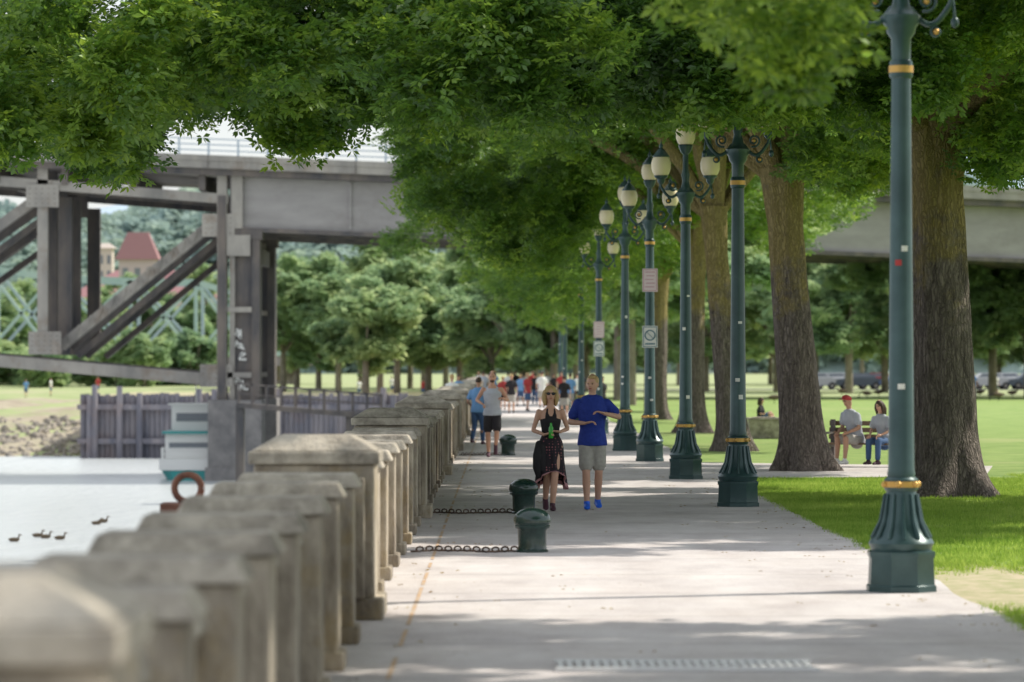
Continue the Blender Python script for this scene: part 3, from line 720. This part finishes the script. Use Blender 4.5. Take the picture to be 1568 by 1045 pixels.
def fringe(profile,d0,d1,n,npb,rg,thick=1.6,R=(.35,.8)):
    """hanging boughs; profile = lower silhouette heights along the branch line"""
    xs_=[p[0] for p in profile]; out=[]
    for _ in range(n):
        px=rg.uniform(xs_[0],xs_[-1]); d=rg.uniform(d0,d1); py=np.interp(px,xs_,[p[1] for p in profile])
        X,Y,Zb=P(px,py,d); r=rg.uniform(*R)
        hz=Zb+r*.8+.2+abs(rg.normal())*thick*.6
        m=int(npb*rg.uniform(.6,1.4)); q=rg.normal(size=(m,3)); q/=np.linalg.norm(q,axis=1)[:,None]; q*=(rg.random((m,1))**.45)*r; q[:,2]*=.8
        q[:,2]-=.3*(q[:,0]**2+q[:,1]**2)/r
        out.append(q+np.array([X,Y,hz]))
    return np.concatenate(out)
rg=np.random.default_rng(21)
prA=[(-120,250),(0,275),(30,235),(62,130),(85,190),(115,272),(150,322),(180,312),(215,262),(260,235),(330,190),(400,222),(445,260),(485,290),(520,225),(560,150),(600,195),(660,225),(720,235),(800,225),(900,205)]
fA=fringe(prA,44,56,185,24,rg,1.3,(.3,.65))
prA2=[(900,205),(1000,205),(1060,210),(1230,215)]
fA2=fringe(prA2,47,52,55,24,rg,1.2,(.3,.6))
prA3=[(1230,190),(1340,235),(1400,190),(1500,180),(1620,225)]
fA3=fringe(prA3,50,60,50,24,rg,1.2,(.3,.65))
prR=[(1245,290),(1300,310),(1350,315),(1390,260)]
fR=fringe(prR,66,76,28,22,rg,1.2,(.3,.6)); prR2=[(1500,290),(1540,295),(1620,310)]; fR2=fringe(prR2,55,62,24,24,rg,1.0,(.3,.6))
prB=[(640,250),(652,360),(675,375),(700,382),(740,405),(790,430),(840,440),(880,405),(915,300)]
fB=fringe(prB,92,104,110,26,rg,1.9,(.4,.95))
prB2=[(930,290),(1010,280),(1080,290),(1150,280),(1200,260)]
fB2=fringe(prB2,92,104,55,24,rg,1.6,(.5,1.0))
prC=[(735,470),(780,500),(830,520),(870,520),(900,470),(960,440),(1010,430),(1060,400)]
fC=fringe(prC,125,155,110,28,rg,3.0,(.7,1.5))
prN=[(1075,50),(1120,110),(1170,180),(1215,165),(1250,120),(1280,50)]
fN=fringe(prN,26,30,20,7,rg,.3,(.12,.28))
x1,y1=G(1452,760); x2,y2=G(1232,720); x3,y3=G(1122,690); x4,y4=G(1065,662); x5,y5=G(1008,642)
tree(9.0,22,.45,(.1,0),(7.5,22.5),(11,11,4.5),6.2,22,170,1,extra=fN)
tree(x1,y1,.50,(-.25,0),(4,55.5),(13,12.5,5),6.3,115,215,2,h=5.6,extra=np.concatenate([fA,fA2,fA3,fR2]))
tree(x2,y2,.42,(-.35,0),(4.5,75),(10,8.5,5),6.6,80,125,3,h=5.6,extra=fR)
tree(x3,y3,.33,(-.4,0),(4.0,94),(9,9,5),6.6,75,90,4,h=5.6,extra=np.concatenate([fB,fB2]))
tree(x4,y4,.36,(0,0),(4.5,114),(8.5,10,5.5),6.4,60,70,5,h=5.6,extra=fC)
tree(x5,y5,.36,(0,0),(4,138),(9,11,6),5.8,40,70,6)
def far_mass(name,items,seed,coll=None):
    rg=np.random.default_rng(seed); pr=random.Random(seed); e=empty(name,(items[0][0],items[0][1],0)); b=B(); P_=[]
    for (x,y,h,r,tz) in items:
        b.tube([(x,y,-.3),(x,y,tz+1),(x+pr.uniform(-.5,.5),y,h*.8)],[.32,.25,.08],n=8)
        for k in range(4):
            a=pr.uniform(0,6.28); b.tube([(x,y,tz+.5),(x+r*.6*math.cos(a),y+r*.6*math.sin(a),tz+h*.35)],[.14,.04],n=6)
        P_.append(crown_pts((x,y,(h+tz)/2),(r,r,(h-tz)/2),int(24*r*r/16+10),15,rg,tz,.4,(.8,1.6)))
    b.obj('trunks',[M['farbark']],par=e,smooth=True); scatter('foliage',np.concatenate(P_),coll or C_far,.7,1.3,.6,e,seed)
it=[]
pr=random.Random(5)
for px in range(430,905,32):
    d=pr.uniform(330,400); it.append(((px+pr.uniform(-8,8)-CX)*d/F,d,pr.uniform(9.5,15),pr.uniform(3.5,5.5),pr.uniform(1.8,3)))
for px in range(560,900,48):
    d=pr.uniform(305,335); it.append(((px-CX)*d/F,d,pr.uniform(8,12.5),pr.uniform(3.0,4.6),pr.uniform(1.8,3)))
for px in range(-60,430,42):
    d=pr.uniform(470,560); it.append(((px-CX)*d/F,d,pr.uniform(7,15),pr.uniform(4,6),1.5))
for px in range(-60,330,40):
    d=pr.uniform(395,430); it.append(((px-CX)*d/F,d,pr.uniform(3,6.5),pr.uniform(2,3.4),.4))
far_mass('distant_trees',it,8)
it=[]
for px in range(1080,1660,55):
    d=pr.uniform(240,330); it.append(((px-CX)*d/F,d,pr.uniform(10,14),pr.uniform(4.0,5.8),pr.uniform(2.6,3.3)))
for px in range(900,1900,70):
    d=pr.uniform(420,500); it.append(((px-CX)*d/F,d,pr.uniform(13,20),pr.uniform(6,8),pr.uniform(2.0,3)))
for (x,y) in ((6.5,172),(6.5,200),(6.8,230)): it.append((x,y,12,6.5,4.6))
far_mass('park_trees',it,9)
rg=np.random.default_rng(4); n=42000
gp=np.stack([3.85+rg.random(n)**1.3*9,26+rg.random(n)*44,np.full(n,-.012)],1)
def inpatch(p): return ((p[:,0]-4.4)/1.35)**2+((p[:,1]-33.6)/4.3)**2<rg.uniform(.3,1.1,len(p))
gp=gp[~inpatch(gp)]; gp=gp[(gp[:,1]<67.3)|(gp[:,0]>9)]
scatter('lawn_grass_tufts',gp,C_grass,.7,1.4,.2)
n=260; fx=np.where(rg.random(n)<.6,3.8-rg.random(n)**2*1.6,-.9+rg.random(n)**2*2.2)
scatter('fallen_leaves',np.stack([fx,20+rg.random(n)*60,np.zeros(n)],1),flatleaf(),.7,1.3,.1)
rk=[]
for _ in range(2600):
    y=303+rg.random()**1.5*30; rk.append((rg.uniform(-75,-30),y,gz(-40,y)+rg.uniform(-.15,.1)))
scatter('riprap_bank',rk,rcoll(),.15,.75,1.5)

# ---------------- hills, buildings ----------------
def hill(name,y0,xa,xb,hfun,col,col2,depth=500,trees=0,ts=(4,8)):
    nx_,ny_=160,16; v=[];f=[]; rr=np.random.default_rng(int(y0))
    H=lambda x,t: hfun(x)*math.sin(t*math.pi/2)**.8
    for j in range(ny_):
        for i in range(nx_):
            x=xa+(xb-xa)*i/(nx_-1); t=j/(ny_-1)
            v.append((x,y0+depth*t,H(x,t)+(rr.normal()*1.6 if j>0 else -2)))
    for j in range(ny_-1):
        for i in range(nx_-1): f.append((j*nx_+i,j*nx_+i+1,(j+1)*nx_+i+1,(j+1)*nx_+i))
    e=empty(name,(0,y0,0)); o=mesh_obj('hillside',v,f,mat(name+'_ground',col,.95,col2,.03,detail=12)); parent(o,e)
    if trees:
        p=[]
        for _ in range(trees):
            x=rr.uniform(xa,xb); t=rr.random()**1.0; p.append((x,y0+depth*t,H(x,t)+rr.uniform(1,5)))
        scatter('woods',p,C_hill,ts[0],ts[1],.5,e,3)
hill('wooded_hill',1250,-330,260,lambda x:66+10*math.sin(x*.011+1)+5*math.sin(x*.05),(.28,.37,.37),(.37,.45,.41),320,5200,(5,10))  # blue-green ground tint carries painted distance haze
hill('far_ridge',2600,-1500,1600,lambda x:150+25*math.sin(x*.004)+8*math.sin(x*.02),(.33,.44,.55),(.43,.53,.63))  # ridge colour includes the blue of the haze, no real air
def house(name,px0,px1,py0,py1,d,wallm,roofm,roofh,floors):
    x0,_,zt=P(px0,py0,d); x1=P(px1,py0,d)[0]; e=empty(name,((x0+x1)/2,d,0)); b=B(); dp=(x1-x0)*.8; zt-=roofh
    b.box(x0,x1,d,d+dp,-1,zt,0); i=min((x1-x0),dp)*.4
    b.frus(x0-.6,x1+.6,d-.6,d+dp+.6,zt+.01,zt+roofh,i,1)
    nb=max(3,int((x1-x0)/3.2))
    for fl in range(floors):
        z=1+fl*(zt-1)/floors
        for k in range(nb):
            xx=x0+(x1-x0)*(k+.3)/nb; b.box(xx,xx+(x1-x0)/nb*.45,d-.06,d-.01,z,z+(zt-1)/floors*.55,2)
    b.obj('walls_roof_windows',[wallm,roofm,M['win']],par=e)
house('red_roof_tower',182,238,355,570,640,mat('mauve_wall',(.48,.39,.41),.8),M['maroon'],4.5,6)
house('red_roof_building',105,330,412,570,700,mat('pale_mauve_wall',(.54,.46,.47),.8),M['maroon'],5,5)
house('beige_building',138,172,372,570,740,M['beige'],M['beige'],1,8)
house('white_building',0,90,455,570,720,M['white'],mat('grey_roof',(.35,.35,.38),.8),2,3)

# ---------------- people ----------------
def human(name,loc,H=1.8,rz=0,pose=None,outfit=None,voxel=.011,lean=0,dz=0,yaw=0,sc_w=1.0):
    k=H/1.8; o=outfit; e=empty(name,loc)
    ca,sa=math.cos(rz),math.sin(rz)
    def xf(p):
        x,y,z=p
        if z>.95: y=y-lean*(z-.95)
        z+=dz
        x*=k;y*=k;z*=k
        return (loc[0]+x*ca-y*sa,loc[1]+x*sa+y*ca,loc[2]+z)
    D=dict(eL=(.27,.04,1.17),wL=(.27,-.08,.93),eR=(-.27,.04,1.17),wR=(-.27,-.08,.93),kL=(.10,-.03,.50),aL=(.10,.03,.09),kR=(-.10,-.03,.50),aR=(-.10,.03,.09),fL=(0,-1,0),fR=(0,-1,0),hL=None,hR=None)
    D.update(pose or {})
    V=Vector; w=sc_w; fem=o.get('fem',False)
    shw=.165 if fem else .185; armk=.82 if fem else 1.0
    sh={'L':V((shw,0,1.43)),'R':V((-shw,0,1.43))}; hp={'L':V((.09,0,.93)),'R':V((-.09,0,.93))}
    if fem: tor=[(.90,.165,.115),(.97,.16,.11),(1.10,.115,.085),(1.2,.125,.10),(1.30,.145,.125),(1.38,.145,.10),(1.44,.13,.08),(1.485,.07,.06)]
    else: tor=[(.88,.15,.105),(.96,.16,.115),(1.08,.145,.10),(1.2,.16,.11),(1.34,.185,.125),(1.42,.17,.105),(1.47,.10,.08)]
    def torso(b,inf,z0,z1):
        st=[s for s in tor if z0-.001<=s[0]<=z1+.001]
        b.tube([(0,0,s[0]) for s in st],[(s[1]*w+inf,s[2]*w+inf) for s in st],n=20)
    def yawp(p):
        x,y,z=p; c,s_=math.cos(yaw),math.sin(yaw); return (x*c-y*s_,x*s_+y*c,z)
    b=B(); torso(b,0,.8,1.5)
    b.tube([(0,.01,1.44),(0,.0,1.62)],[(.055,.058),(.05,.056)],n=14)
    for S in 'LR':
        a=sh[S]; el=V(D['e'+S]); wr=V(D['w'+S])
        b.tube([a,a.lerp(el,.5),el],[.054*armk,.047*armk,.037*armk],n=12)
        b.tube([el,el.lerp(wr,.35),wr],[.038*armk,.038*armk,.025*armk],n=12)
        kn=V(D['k'+S]); an=V(D['a'+S]); h=hp[S]
        b.tube([h,h.lerp(kn,.5),kn],[.09,.078,.055],n=14)
        b.tube([kn,kn.lerp(an,.35)+V((0,.015,0)),an],[.054,.055,.036],n=14)
        f=V(D['f'+S]).normalized(); b.tube([an+V((0,0,-.04))-f*.05,an+V((0,0,-.055))+f*.13],[(.036,.035),(.04,.022)],n=12,hint=(0,0,1))
    h=B()
    h.tube([(0,-.01,1.585),(0,-.008,1.61),(0,0,1.655),(0,.005,1.71),(0,.008,1.755),(0,.01,1.78)],[(.040,.052),(.058,.076),(.070,.092),(.075,.098),(.066,.086),(.045,.06)],n=20)
    h.tube([(0,-.088,1.70),(0,-.108,1.655)],[.008,.014],n=8)
    for sg in (-1,1): h.ell((sg*.078,.01,1.67),(.012,.02,.032),8,0,6)
    h.v=[yawp(p) for p in h.v]; b.add(h.v,h.f)
    b.v=[xf(p) for p in b.v]
    remesh(b,'body',[o['skin']],voxel*k,e)
    fd=B()
    for sg in (-1,1):
        fd.ell((sg*.03,-.086,1.685),(.011,.008,.007),8,0,6); fd.ell((sg*.03,-.09,1.70),(.018,.006,.004),8,1,6)
    fd.ell((0,-.086,1.622),(.024,.008,.006),8,2,6)
    if o.get('shades'):
        for sg in (-1,1): fd.ell((sg*.034,-.094,1.687),(.030,.012,.022),12,3,8)
        fd.box(-.075,.075,-.099,-.09,1.695,1.702,3)
        for sg in (-1,1): fd.box(sg*.074-.003,sg*.074+.003,-.095,.02,1.692,1.7,3)
    fd.v=[yawp(p) for p in fd.v]; fd.obj('face',[M['brown'],o['hair'],M['lip'],M['glass']],smooth=True,par=e,xf=xf)
    hb=B()
    if o.get('hairlong'):
        hb.ell((0,.02,1.715),(.092,.108,.10),18,0,12)
        for i in range(9):
            a=math.radians(-25+230*i/8); cx,cy=.088*math.cos(a),.02+.095*math.sin(a)
            hb.tube([(cx*.9,cy*.9,1.72),(cx*1.08,cy*1.05,1.64),(cx*1.05,cy*1.0,1.54+.02*math.sin(i*2))],[.03,.034,.02],n=8)
    elif o.get('beard'):
        hb.ell((0,.018,1.72),(.082,.098,.085),18,0,12); hb.ell((0,-.055,1.60),(.05,.045,.035),12,0,8)
    else: 
        hb.ell((0,.02,1.722),(.083,.10,.088),18,0,12); hb.ell((.01,-.045,1.775),(.06,.05,.03),12,0,8)
    if o.get('cap'): hb=B(); hb.ell((0,.01,1.745),(.09,.105,.07),18,1,10); hb.tube([(0,-.07,1.735),(0,-.16,1.725)],[(.07,.008),(.06,.006)],n=12,hint=(0,0,1),mi=1)
    hb.v=[yawp(p) for p in hb.v]; 
    hb.obj('hair',[o['hair'],o.get('cap') or o['hair']],smooth=True,par=e,xf=xf)
    hd=B()
    for S in 'LR':
        sg=1 if S=='L' else -1; wr=V(D['w'+S]); el=V(D['e'+S])
        dr=V(D['h'+S]).normalized() if D['h'+S] else (wr-el).normalized()
        side=V((0,-1,.15)); side=side-dr*side.dot(dr)
        if side.length<.2: side=V((-sg,0,.2)); side=side-dr*side.dot(dr)
        side.normalize(); nrm=dr.cross(side).normalized()*(1 if S=='L' else -1)
        hd.tube([wr-dr*.015,wr+dr*.035,wr+dr*.085],[(.024,.02),(.038,.016),(.038,.013)],n=10,hint=tuple(nrm))
        for i,(off,L) in enumerate(((.028,.07),(.010,.08),(-.010,.074),(-.028,.058))):
            p=wr+dr*.08+side*off; c=.45
            q1=p+dr*L*.45-nrm*.006; q2=q1+dr*L*.3-nrm*L*c*.6; q3=q2+dr*L*.1-nrm*L*.35
            hd.tube([p,q1,q2,q3],[.0095,.009,.008,.0065],n=7)
        p=wr+dr*.02+side*.028; hd.tube([p,p+dr*.03+side*.028,p+dr*.06+side*.035-nrm*.012],[.013,.011,.008],n=7)
    hd.obj('hands',[o['skin']],smooth=True,par=e,xf=xf)
    c=B()
    top=o.get('top','tee')
    if top=='tee':
        torso(c,.022,.95,1.45); c.tube([(0,0,.86),(0,0,.92),(0,0,1.0),(0,0,1.08)],[(.205*w,.15*w),(.198*w,.145*w),(.185*w,.135*w),(.170*w,.125*w)],n=20,cap='flat')
        for S in 'LR': a=sh[S]; el=V(D['e'+S]); c.tube([a+V((0,0,.0)),a.lerp(el,.35),a.lerp(el,.66)],[.068,.068,.072],n=14)
    elif top=='tank':
        torso(c,.018,.95,1.40); c.tube([(0,0,.88),(0,0,1.0)],[(.205*w,.15*w),(.185*w,.135*w)],n=20,cap='flat')
        for sg in (-1,1): c.tube([(sg*.085,-.10,1.36),(sg*.095,-.02,1.475),(sg*.085,.09,1.38)],[.028]*3,n=10)
    elif top=='halter':
        torso(c,.010,.89,1.36)
        for sg in (-1,1): c.tube([(sg*.06,-.105,1.36),(sg*.05,-.06,1.47)],[(.03,.012),(.014,.01)],n=8)
    c.v=[xf(p) for p in c.v]; remesh(c,'top',[o['topm']],voxel*k,e,2)
    bt=o.get('bottom','shorts'); c=B()
    if bt in('shorts','pants'):
        c.tube([(0,0,.87),(0,0,.97),(0,0,1.0)],[(.155*w,.118),(.165*w,.122),(.155*w,.115)],n=18)
        for S in 'LR':
            h0=hp[S]; kn=V(D['k'+S]); an=V(D['a'+S]); ext=o.get('ext',.8)
            if bt=='shorts': c.tube([h0,h0.lerp(kn,.4),h0.lerp(kn,ext)],[.096,.098,.098],n=16)
            else: c.tube([h0,h0.lerp(kn,.5),kn],[.096,.09,.072],n=14); c.tube([kn,kn.lerp(an,.9)],[.07,.058],n=14)
        c.v=[xf(p) for p in c.v]; remesh(c,'bottom',[o['botm']],voxel*k,e,2)
    elif bt=='skirt':
        n=64; rows=[(1.08,.122,.09),(1.0,.160,.12),(.9,.175,.135),(.75,.18,.15),(.6,.195,.165),(.45,.215,.19)]
        v=[];f=[];mi=[]
        for j,(z,ru,rv) in enumerate(rows+[(.40,.225,.20)]):
            for i in range(n):
                a=2*math.pi*i/n; t=j/6; fo=1+.13*t*math.sin(9*a+1.0)+.05*t*math.sin(17*a)
                lift=max(0,math.cos(a+math.pi/2-.25))**1.5*.17
                drop=.10*max(0,math.cos(a-.1))**4+.10*max(0,math.cos(a-math.pi+.3))**4
                zz=z+(lift-drop)*max(0,(t-.35)/.65)
                v.append((ru*fo*math.cos(a),rv*fo*math.sin(a),zz))
        for j in range(6):
            for i in range(n): i2=(i+1)%n; f.append((j*n+i,j*n+i2,(j+1)*n+i2,(j+1)*n+i)); mi.append(1 if j==5 else 0)
        so_=mesh_obj('skirt',[xf(p) for p in v],f,[o['botm'],o['hem']],mi,True); parent(so_,e); sm=so_.modifiers.new('s','SOLIDIFY'); sm.thickness=.006
    c=B()
    for S in 'LR':
        an=V(D['a'+S]); f=V(D['f'+S]).normalized()
        c.tube([an+V((0,0,-.045))-f*.06,an+V((0,0,-.04))+f*.03,an+V((0,0,-.058))+f*.15],[(.042,.043),(.046,.044),(.044,.026)],n=14,hint=(0,0,1))
        c.tube([an+V((0,0,-.02)),an+V((0,0,.02))],[.044,.042],n=12)
    c.v=[xf(p) for p in c.v]; remesh(c,'shoes',[o['shoe']],voxel*k*.9,e,2)
    return e,xf
def dots():
    m=bpy.data.materials.new('dotted_dress'); m.use_nodes=True; nt=m.node_tree; b=nt.nodes['Principled BSDF']; b.inputs['Roughness'].default_value=.8
    g=nt.nodes.new('ShaderNodeNewGeometry'); v=nt.nodes.new('ShaderNodeTexVoronoi'); v.inputs['Scale'].default_value=26; v.inputs['Randomness'].default_value=.25
    nt.links.new(g.outputs['Position'],v.inputs['Vector']); r=nt.nodes.new('ShaderNodeValToRGB'); r.color_ramp.elements[0].position=.22; r.color_ramp.elements[1].position=.28
    r.color_ramp.elements[0].color=(.35,.12,.14,1); r.color_ramp.elements[1].color=(.018,.012,.02,1); nt.links.new(v.outputs['Distance'],r.inputs[0]); nt.links.new(r.outputs[0],b.inputs['Base Color']); return m
M['dots']=dots()
mx,my=G(907,780)
human('jogging_man',(mx,my,0),1.80,0.0,dict(eL=(.36,.03,1.24),wL=(.15,-.24,1.29),hL=(-.8,-.3,.25),eR=(-.30,.05,1.17),wR=(-.10,-.24,1.16),hR=(.85,-.3,.2),
   kR=(-.085,-.12,.50),aR=(-.075,-.10,.09),kL=(.085,-.05,.50),aL=(.075,.14,.12),fL=(.1,-1,-.12)),
   dict(skin=M['skin'],hair=M['blond'],topm=M['blue'],botm=M['greysh'],shoe=M['shoeb'],ext=.80),yaw=-.35)
wx,wy=G(843,782)
e,xf=human('jogging_woman',(wx,wy,0),1.66,.05,dict(eL=(.25,.04,1.18),wL=(.12,-.22,1.14),hL=(-.9,-.3,.15),eR=(-.25,.03,1.16),wR=(-.10,-.20,1.10),hR=(.6,-.4,.2),
   kR=(-.05,-.02,.50),aR=(-.06,.22,.16),fR=(0,-1,-.5),kL=(.05,-.14,.50),aL=(.02,-.14,.09)),
   dict(skin=M['skin'],hair=M['blond'],topm=M['black'],botm=M['dots'],hem=mat('pink_hem',(.5,.25,.27),.8),shoe=M['shoed'],fem=True,hairlong=True,shades=True,top='halter',bottom='skirt'))
b=B(); b.lathe([(0,.03),(.005,.034),(.15,.034),(.18,.016),(.2,.016),(.22,.014)],14,(-.01,-.27,1.05)); b.obj('water_bottle',[M['bottle']],smooth=True,par=e,xf=xf)
b=B(); b.tube([(-.16,-.12,.98),(-.19,-.17,.80),(-.20,-.16,.62),(-.18,-.14,.50)],[(.06,.03),(.075,.045),(.065,.04),(.04,.03)],n=14); b.tube([(-.12,-.15,.95),(-.13,-.18,.72),(-.12,-.17,.58)],[(.04,.03),(.05,.035),(.03,.02)],n=12)
b.obj('carried_jacket',[M['black']],smooth=True,par=e,xf=xf)
rx,ry=G(754,700)
human('running_man',(rx,ry,0),1.82,-.05,dict(eL=(.32,.06,1.20),wL=(.22,-.18,1.24),eR=(-.33,.08,1.2),wR=(-.20,-.16,1.12),kL=(.10,-.14,.52),aL=(.06,.22,.26),fL=(0,-.5,-1),kR=(-.09,-.06,.50),aR=(-.08,-.02,.09)),
   dict(skin=M['skin2'],hair=M['brown'],beard=True,top='tank',topm=M['greyt'],botm=M['black'],shoe=M['shoed'],ext=.8),voxel=.015,lean=.06)
x,y=-.62,97
human('walking_man',(x,y,0),1.66,math.pi*.9,dict(kR=(-.10,-.10,.5),aR=(-.1,-.12,.09),aL=(.1,.2,.13),eL=(.28,.05,1.16),wL=(.2,-.15,1.0)),dict(skin=M['skin2'],hair=M['brown'],topm=M['ltblue'],botm=M['denim'],bottom='pants',shoe=M['shoed']),voxel=.017,lean=.12)
crowd=[(692,652,'white',1),(702,640,'ltblue',0),(770,628,'red',0),(783,634,'black',1),(797,622,'ltblue',0),(808,630,'red',1),(819,620,'black',0),(830,626,'white',0),(864,640,'black',1),(873,630,'ltblue',0),(884,622,'white',0),(740,620,'greyt',0),(922,640,'black',0),(1205,612,'red',0),(1490,610,'ltblue',0),(1525,606,'white',1),
 (778,612,'white',0),(790,608,'black',1),(803,611,'greyt',0),(815,607,'red',0),(826,612,'ltblue',1),(838,608,'white',0),(848,614,'black',0),(757,612,'ltblue',1),(860,618,'red',0),(733,612,'white',0),(892,616,'black',1)]
for i,(px,py,cm,fem) in enumerate(crowd):
    x,y=G(px,py); rr=random.Random(i); ph=rr.choice((-1,1))
    human('pedestrian',(x,y,0),rr.uniform(1.5,1.75),rr.choice((0,math.pi,.6)),dict(kR=(-.1,-.12*ph,.5),aR=(-.1,-.18*ph,.1),kL=(.1,.06*ph,.5),aL=(.1,.22*ph,.12),eL=(.26,.1*ph,1.17),wL=(.25,.02+.15*ph,.95),eR=(-.26,-.1*ph,1.17),wR=(-.25,-.2*ph,.96)),
      dict(skin=rr.choice((M['skin'],M['skin2'])),hair=rr.choice((M['brown'],M['blond'])),topm=M[cm],botm=rr.choice((M['denim'],M['black'],M['greysh'])),bottom=rr.choice(('shorts','pants')),shoe=M['rubber'],fem=bool(fem)),voxel=.03)
for i,px in enumerate((40,78,150,550,560,600,648)):
    d=362+4*(i%3) ; x=(px-CX)*d/F
    rr=random.Random(i+50); human('pedestrian',(x,d,gz(x,d)),1.7,rr.uniform(0,6),{},dict(skin=M['skin'],hair=M['brown'],topm=M[rr.choice(('red','white','ltblue','black'))],botm=M['denim'],shoe=M['rubber']),voxel=.045)
def bench(x,y,rz=0):
    e=empty('park_bench',(x,y,0)); b=B()
    for k in range(4): b.box(-.95,.95,-.22+k*.12,-.13+k*.12,.42,.45)
    for k in range(3): b.box(-.95,.95,.26+k*.02,.29+k*.02,.52+k*.13,.61+k*.13)
    for sx_ in (-.85,.85):
        b.box(sx_-.04,sx_+.04,-.2,-.14,0,.42,1); b.box(sx_-.04,sx_+.04,.2,.27,0,.9,1); b.box(sx_-.04,sx_+.04,-.2,.25,.37,.415,1); b.box(sx_-.05,sx_+.05,-.2,.25,.62,.66,1)
    o=b.obj('bench_frame',[M['wood'],M['steeld']]); o.parent=e; o.rotation_euler=(0,0,rz)
bx,by=G(1330,714); bench(bx,by,-.5)
sit=dict(kL=(.13,-.42,.97),aL=(.14,-.46,.55),kR=(-.11,-.42,.97),aR=(-.12,-.42,.55),eL=(.24,-.08,1.18),wL=(.14,-.34,1.08),eR=(-.24,-.08,1.18),wR=(-.12,-.34,1.08))
human('seated_man',(bx-.22,by+.05,0),1.78,-.9,sit,dict(skin=M['skin2'],hair=M['brown'],cap=M['red'],topm=M['greyt'],botm=M['greysh'],shoe=M['white']),voxel=.016,lean=.35,dz=-.42)
human('seated_woman',(bx+.30,by-.1,0),1.65,-.7,sit,dict(skin=M['skin'],hair=M['brown'],hairlong=True,fem=True,topm=M['greyt'],botm=M['denim'],shoe=M['shoed'],bottom='pants'),voxel=.016,lean=.25,dz=-.42)
x,y=G(1163,648)
human('seated_woman',(x,y,0),1.65,1.2,dict(kL=(.13,-.35,1.25),aL=(.14,-.6,.95),kR=(-.11,-.38,1.22),aR=(-.12,-.6,.95),eL=(.24,-.08,1.18),wL=(.16,-.34,1.2),eR=(-.24,-.08,1.18),wR=(-.14,-.34,1.2)),dict(skin=M['skin'],hair=M['brown'],hairlong=True,fem=True,topm=M['black'],botm=M['denim'],shoe=M['shoed']),voxel=.025,lean=.1,dz=-.84)
x,y=G(1170,671); b=B(); b.box(x-.42,x+.42,y-.3,y+.5,0,.5); b.frus(x-.46,x+.46,y-.34,y+.54,.502,.56,.02); b.box(x-.3,x+.3,y-.2,y+.4,.561,.58); b.obj('concrete_planter',[M['conc2']],bevel=.01)
for i,(px,py) in enumerate(((1328,610),(1345,608),(1290,606),(1185,618),(1455,612),(1500,608),(1530,613),(1550,609),(1420,606),(1245,610))):
    x,y=G(px,py); e=empty('goose',(x,y,0)); b=B(); s=1 if i%2 else -1
    b.tube([(-.32*s,0,.36),(-.2*s,0,.34),(0,0,.33),(.2*s,0,.36),(.3*s,0,.42)],[(.02,.03),(.09,.08),(.14,.12),(.11,.11),(.05,.05)],n=12)
    if i%3: b.tube([(.27*s,0,.40),(.36*s,0,.52),(.36*s,0,.66),(.38*s,0,.72)],[.05,.035,.028,.03],n=8,mi=1)
    else: b.tube([(.27*s,0,.40),(.42*s,0,.38),(.5*s,0,.2),(.53*s,0,.1)],[.05,.035,.028,.03],n=8,mi=1)
    hx,hz=(.41*s,.74) if i%3 else (.54*s,.06)
    b.ell((hx,0,hz),(.05,.035,.035),8,1,6); b.tube([(hx+.03*s,0,hz),(hx+.1*s,0,hz-.01)],[.014,.006],n=6,mi=1)
    for sy in (-.06,.06): b.tube([(.02*s,sy,.24),(.02*s,sy,.02)],[.014,.01],n=6,mi=1); b.box(.0 if s>0 else -.08,.08 if s>0 else 0,sy-.03,sy+.03,0,.012,1)
    o=b.obj('body',[M['goose'],M['rubber']],smooth=True); o.parent=e
def car(x,y,colr,rz):
    e=empty('parked_car',(x,y,0)); b=B()
    prof=[(-2.15,.35),(-2.2,.65),(-2.1,.85),(-1.3,.95),(-.75,1.42),(.75,1.45),(1.45,.98),(2.0,.92),(2.2,.7),(2.18,.35)]
    v=[];n=len(prof)
    for sy in (-.85,.85):
        for (a,z) in prof: v.append((a,sy*(1 if z<1 else .82),z))
    f=[tuple(range(n)),tuple(range(2*n-1,n-1,-1))]+[(i,(i+1)%n,n+(i+1)%n,n+i) for i in range(n)]
    b.add(v,f,0)
    for sy in (-1,1):
        b.add([(-1.2,sy*.83,.98),(-.72,sy*.74,1.36),(.70,sy*.74,1.38),(1.3,sy*.83,.98)],[(0,1,2,3)],1)
        for wx_ in (-1.35,1.35):
            pts=[(wx_,sy*.68,.32),(wx_,sy*.89,.32)]; b.tube(pts,[.32,.32],n=16,cap=False,mi=2); b.tube([(wx_,sy*.885,.32),(wx_,sy*.9,.32)],[.17,.16],n=12,cap=False,mi=3)
    o=b.obj('car_body',[mat('car_paint',colr,.3),M['win'],M['rubber'],M['steel']],bevel=.04); o.parent=e; o.rotation_euler=(0,0,rz)
cc=[(.5,.5,.52),(.7,.7,.7),(.08,.1,.13),(.4,.05,.05),(.1,.15,.3),(.7,.7,.72),(.3,.3,.32),(.6,.6,.6)]
for i in range(12):
    px=1250+i*33; d=345; car((px-CX)*d/F,d+(i%2)*3,cc[i%8],random.uniform(-.1,.1))
b=B(); b.box(10,80,338,352,-.005,.002); b.obj('parking_road',[mat('asphalt',(.10,.10,.102),.9)])
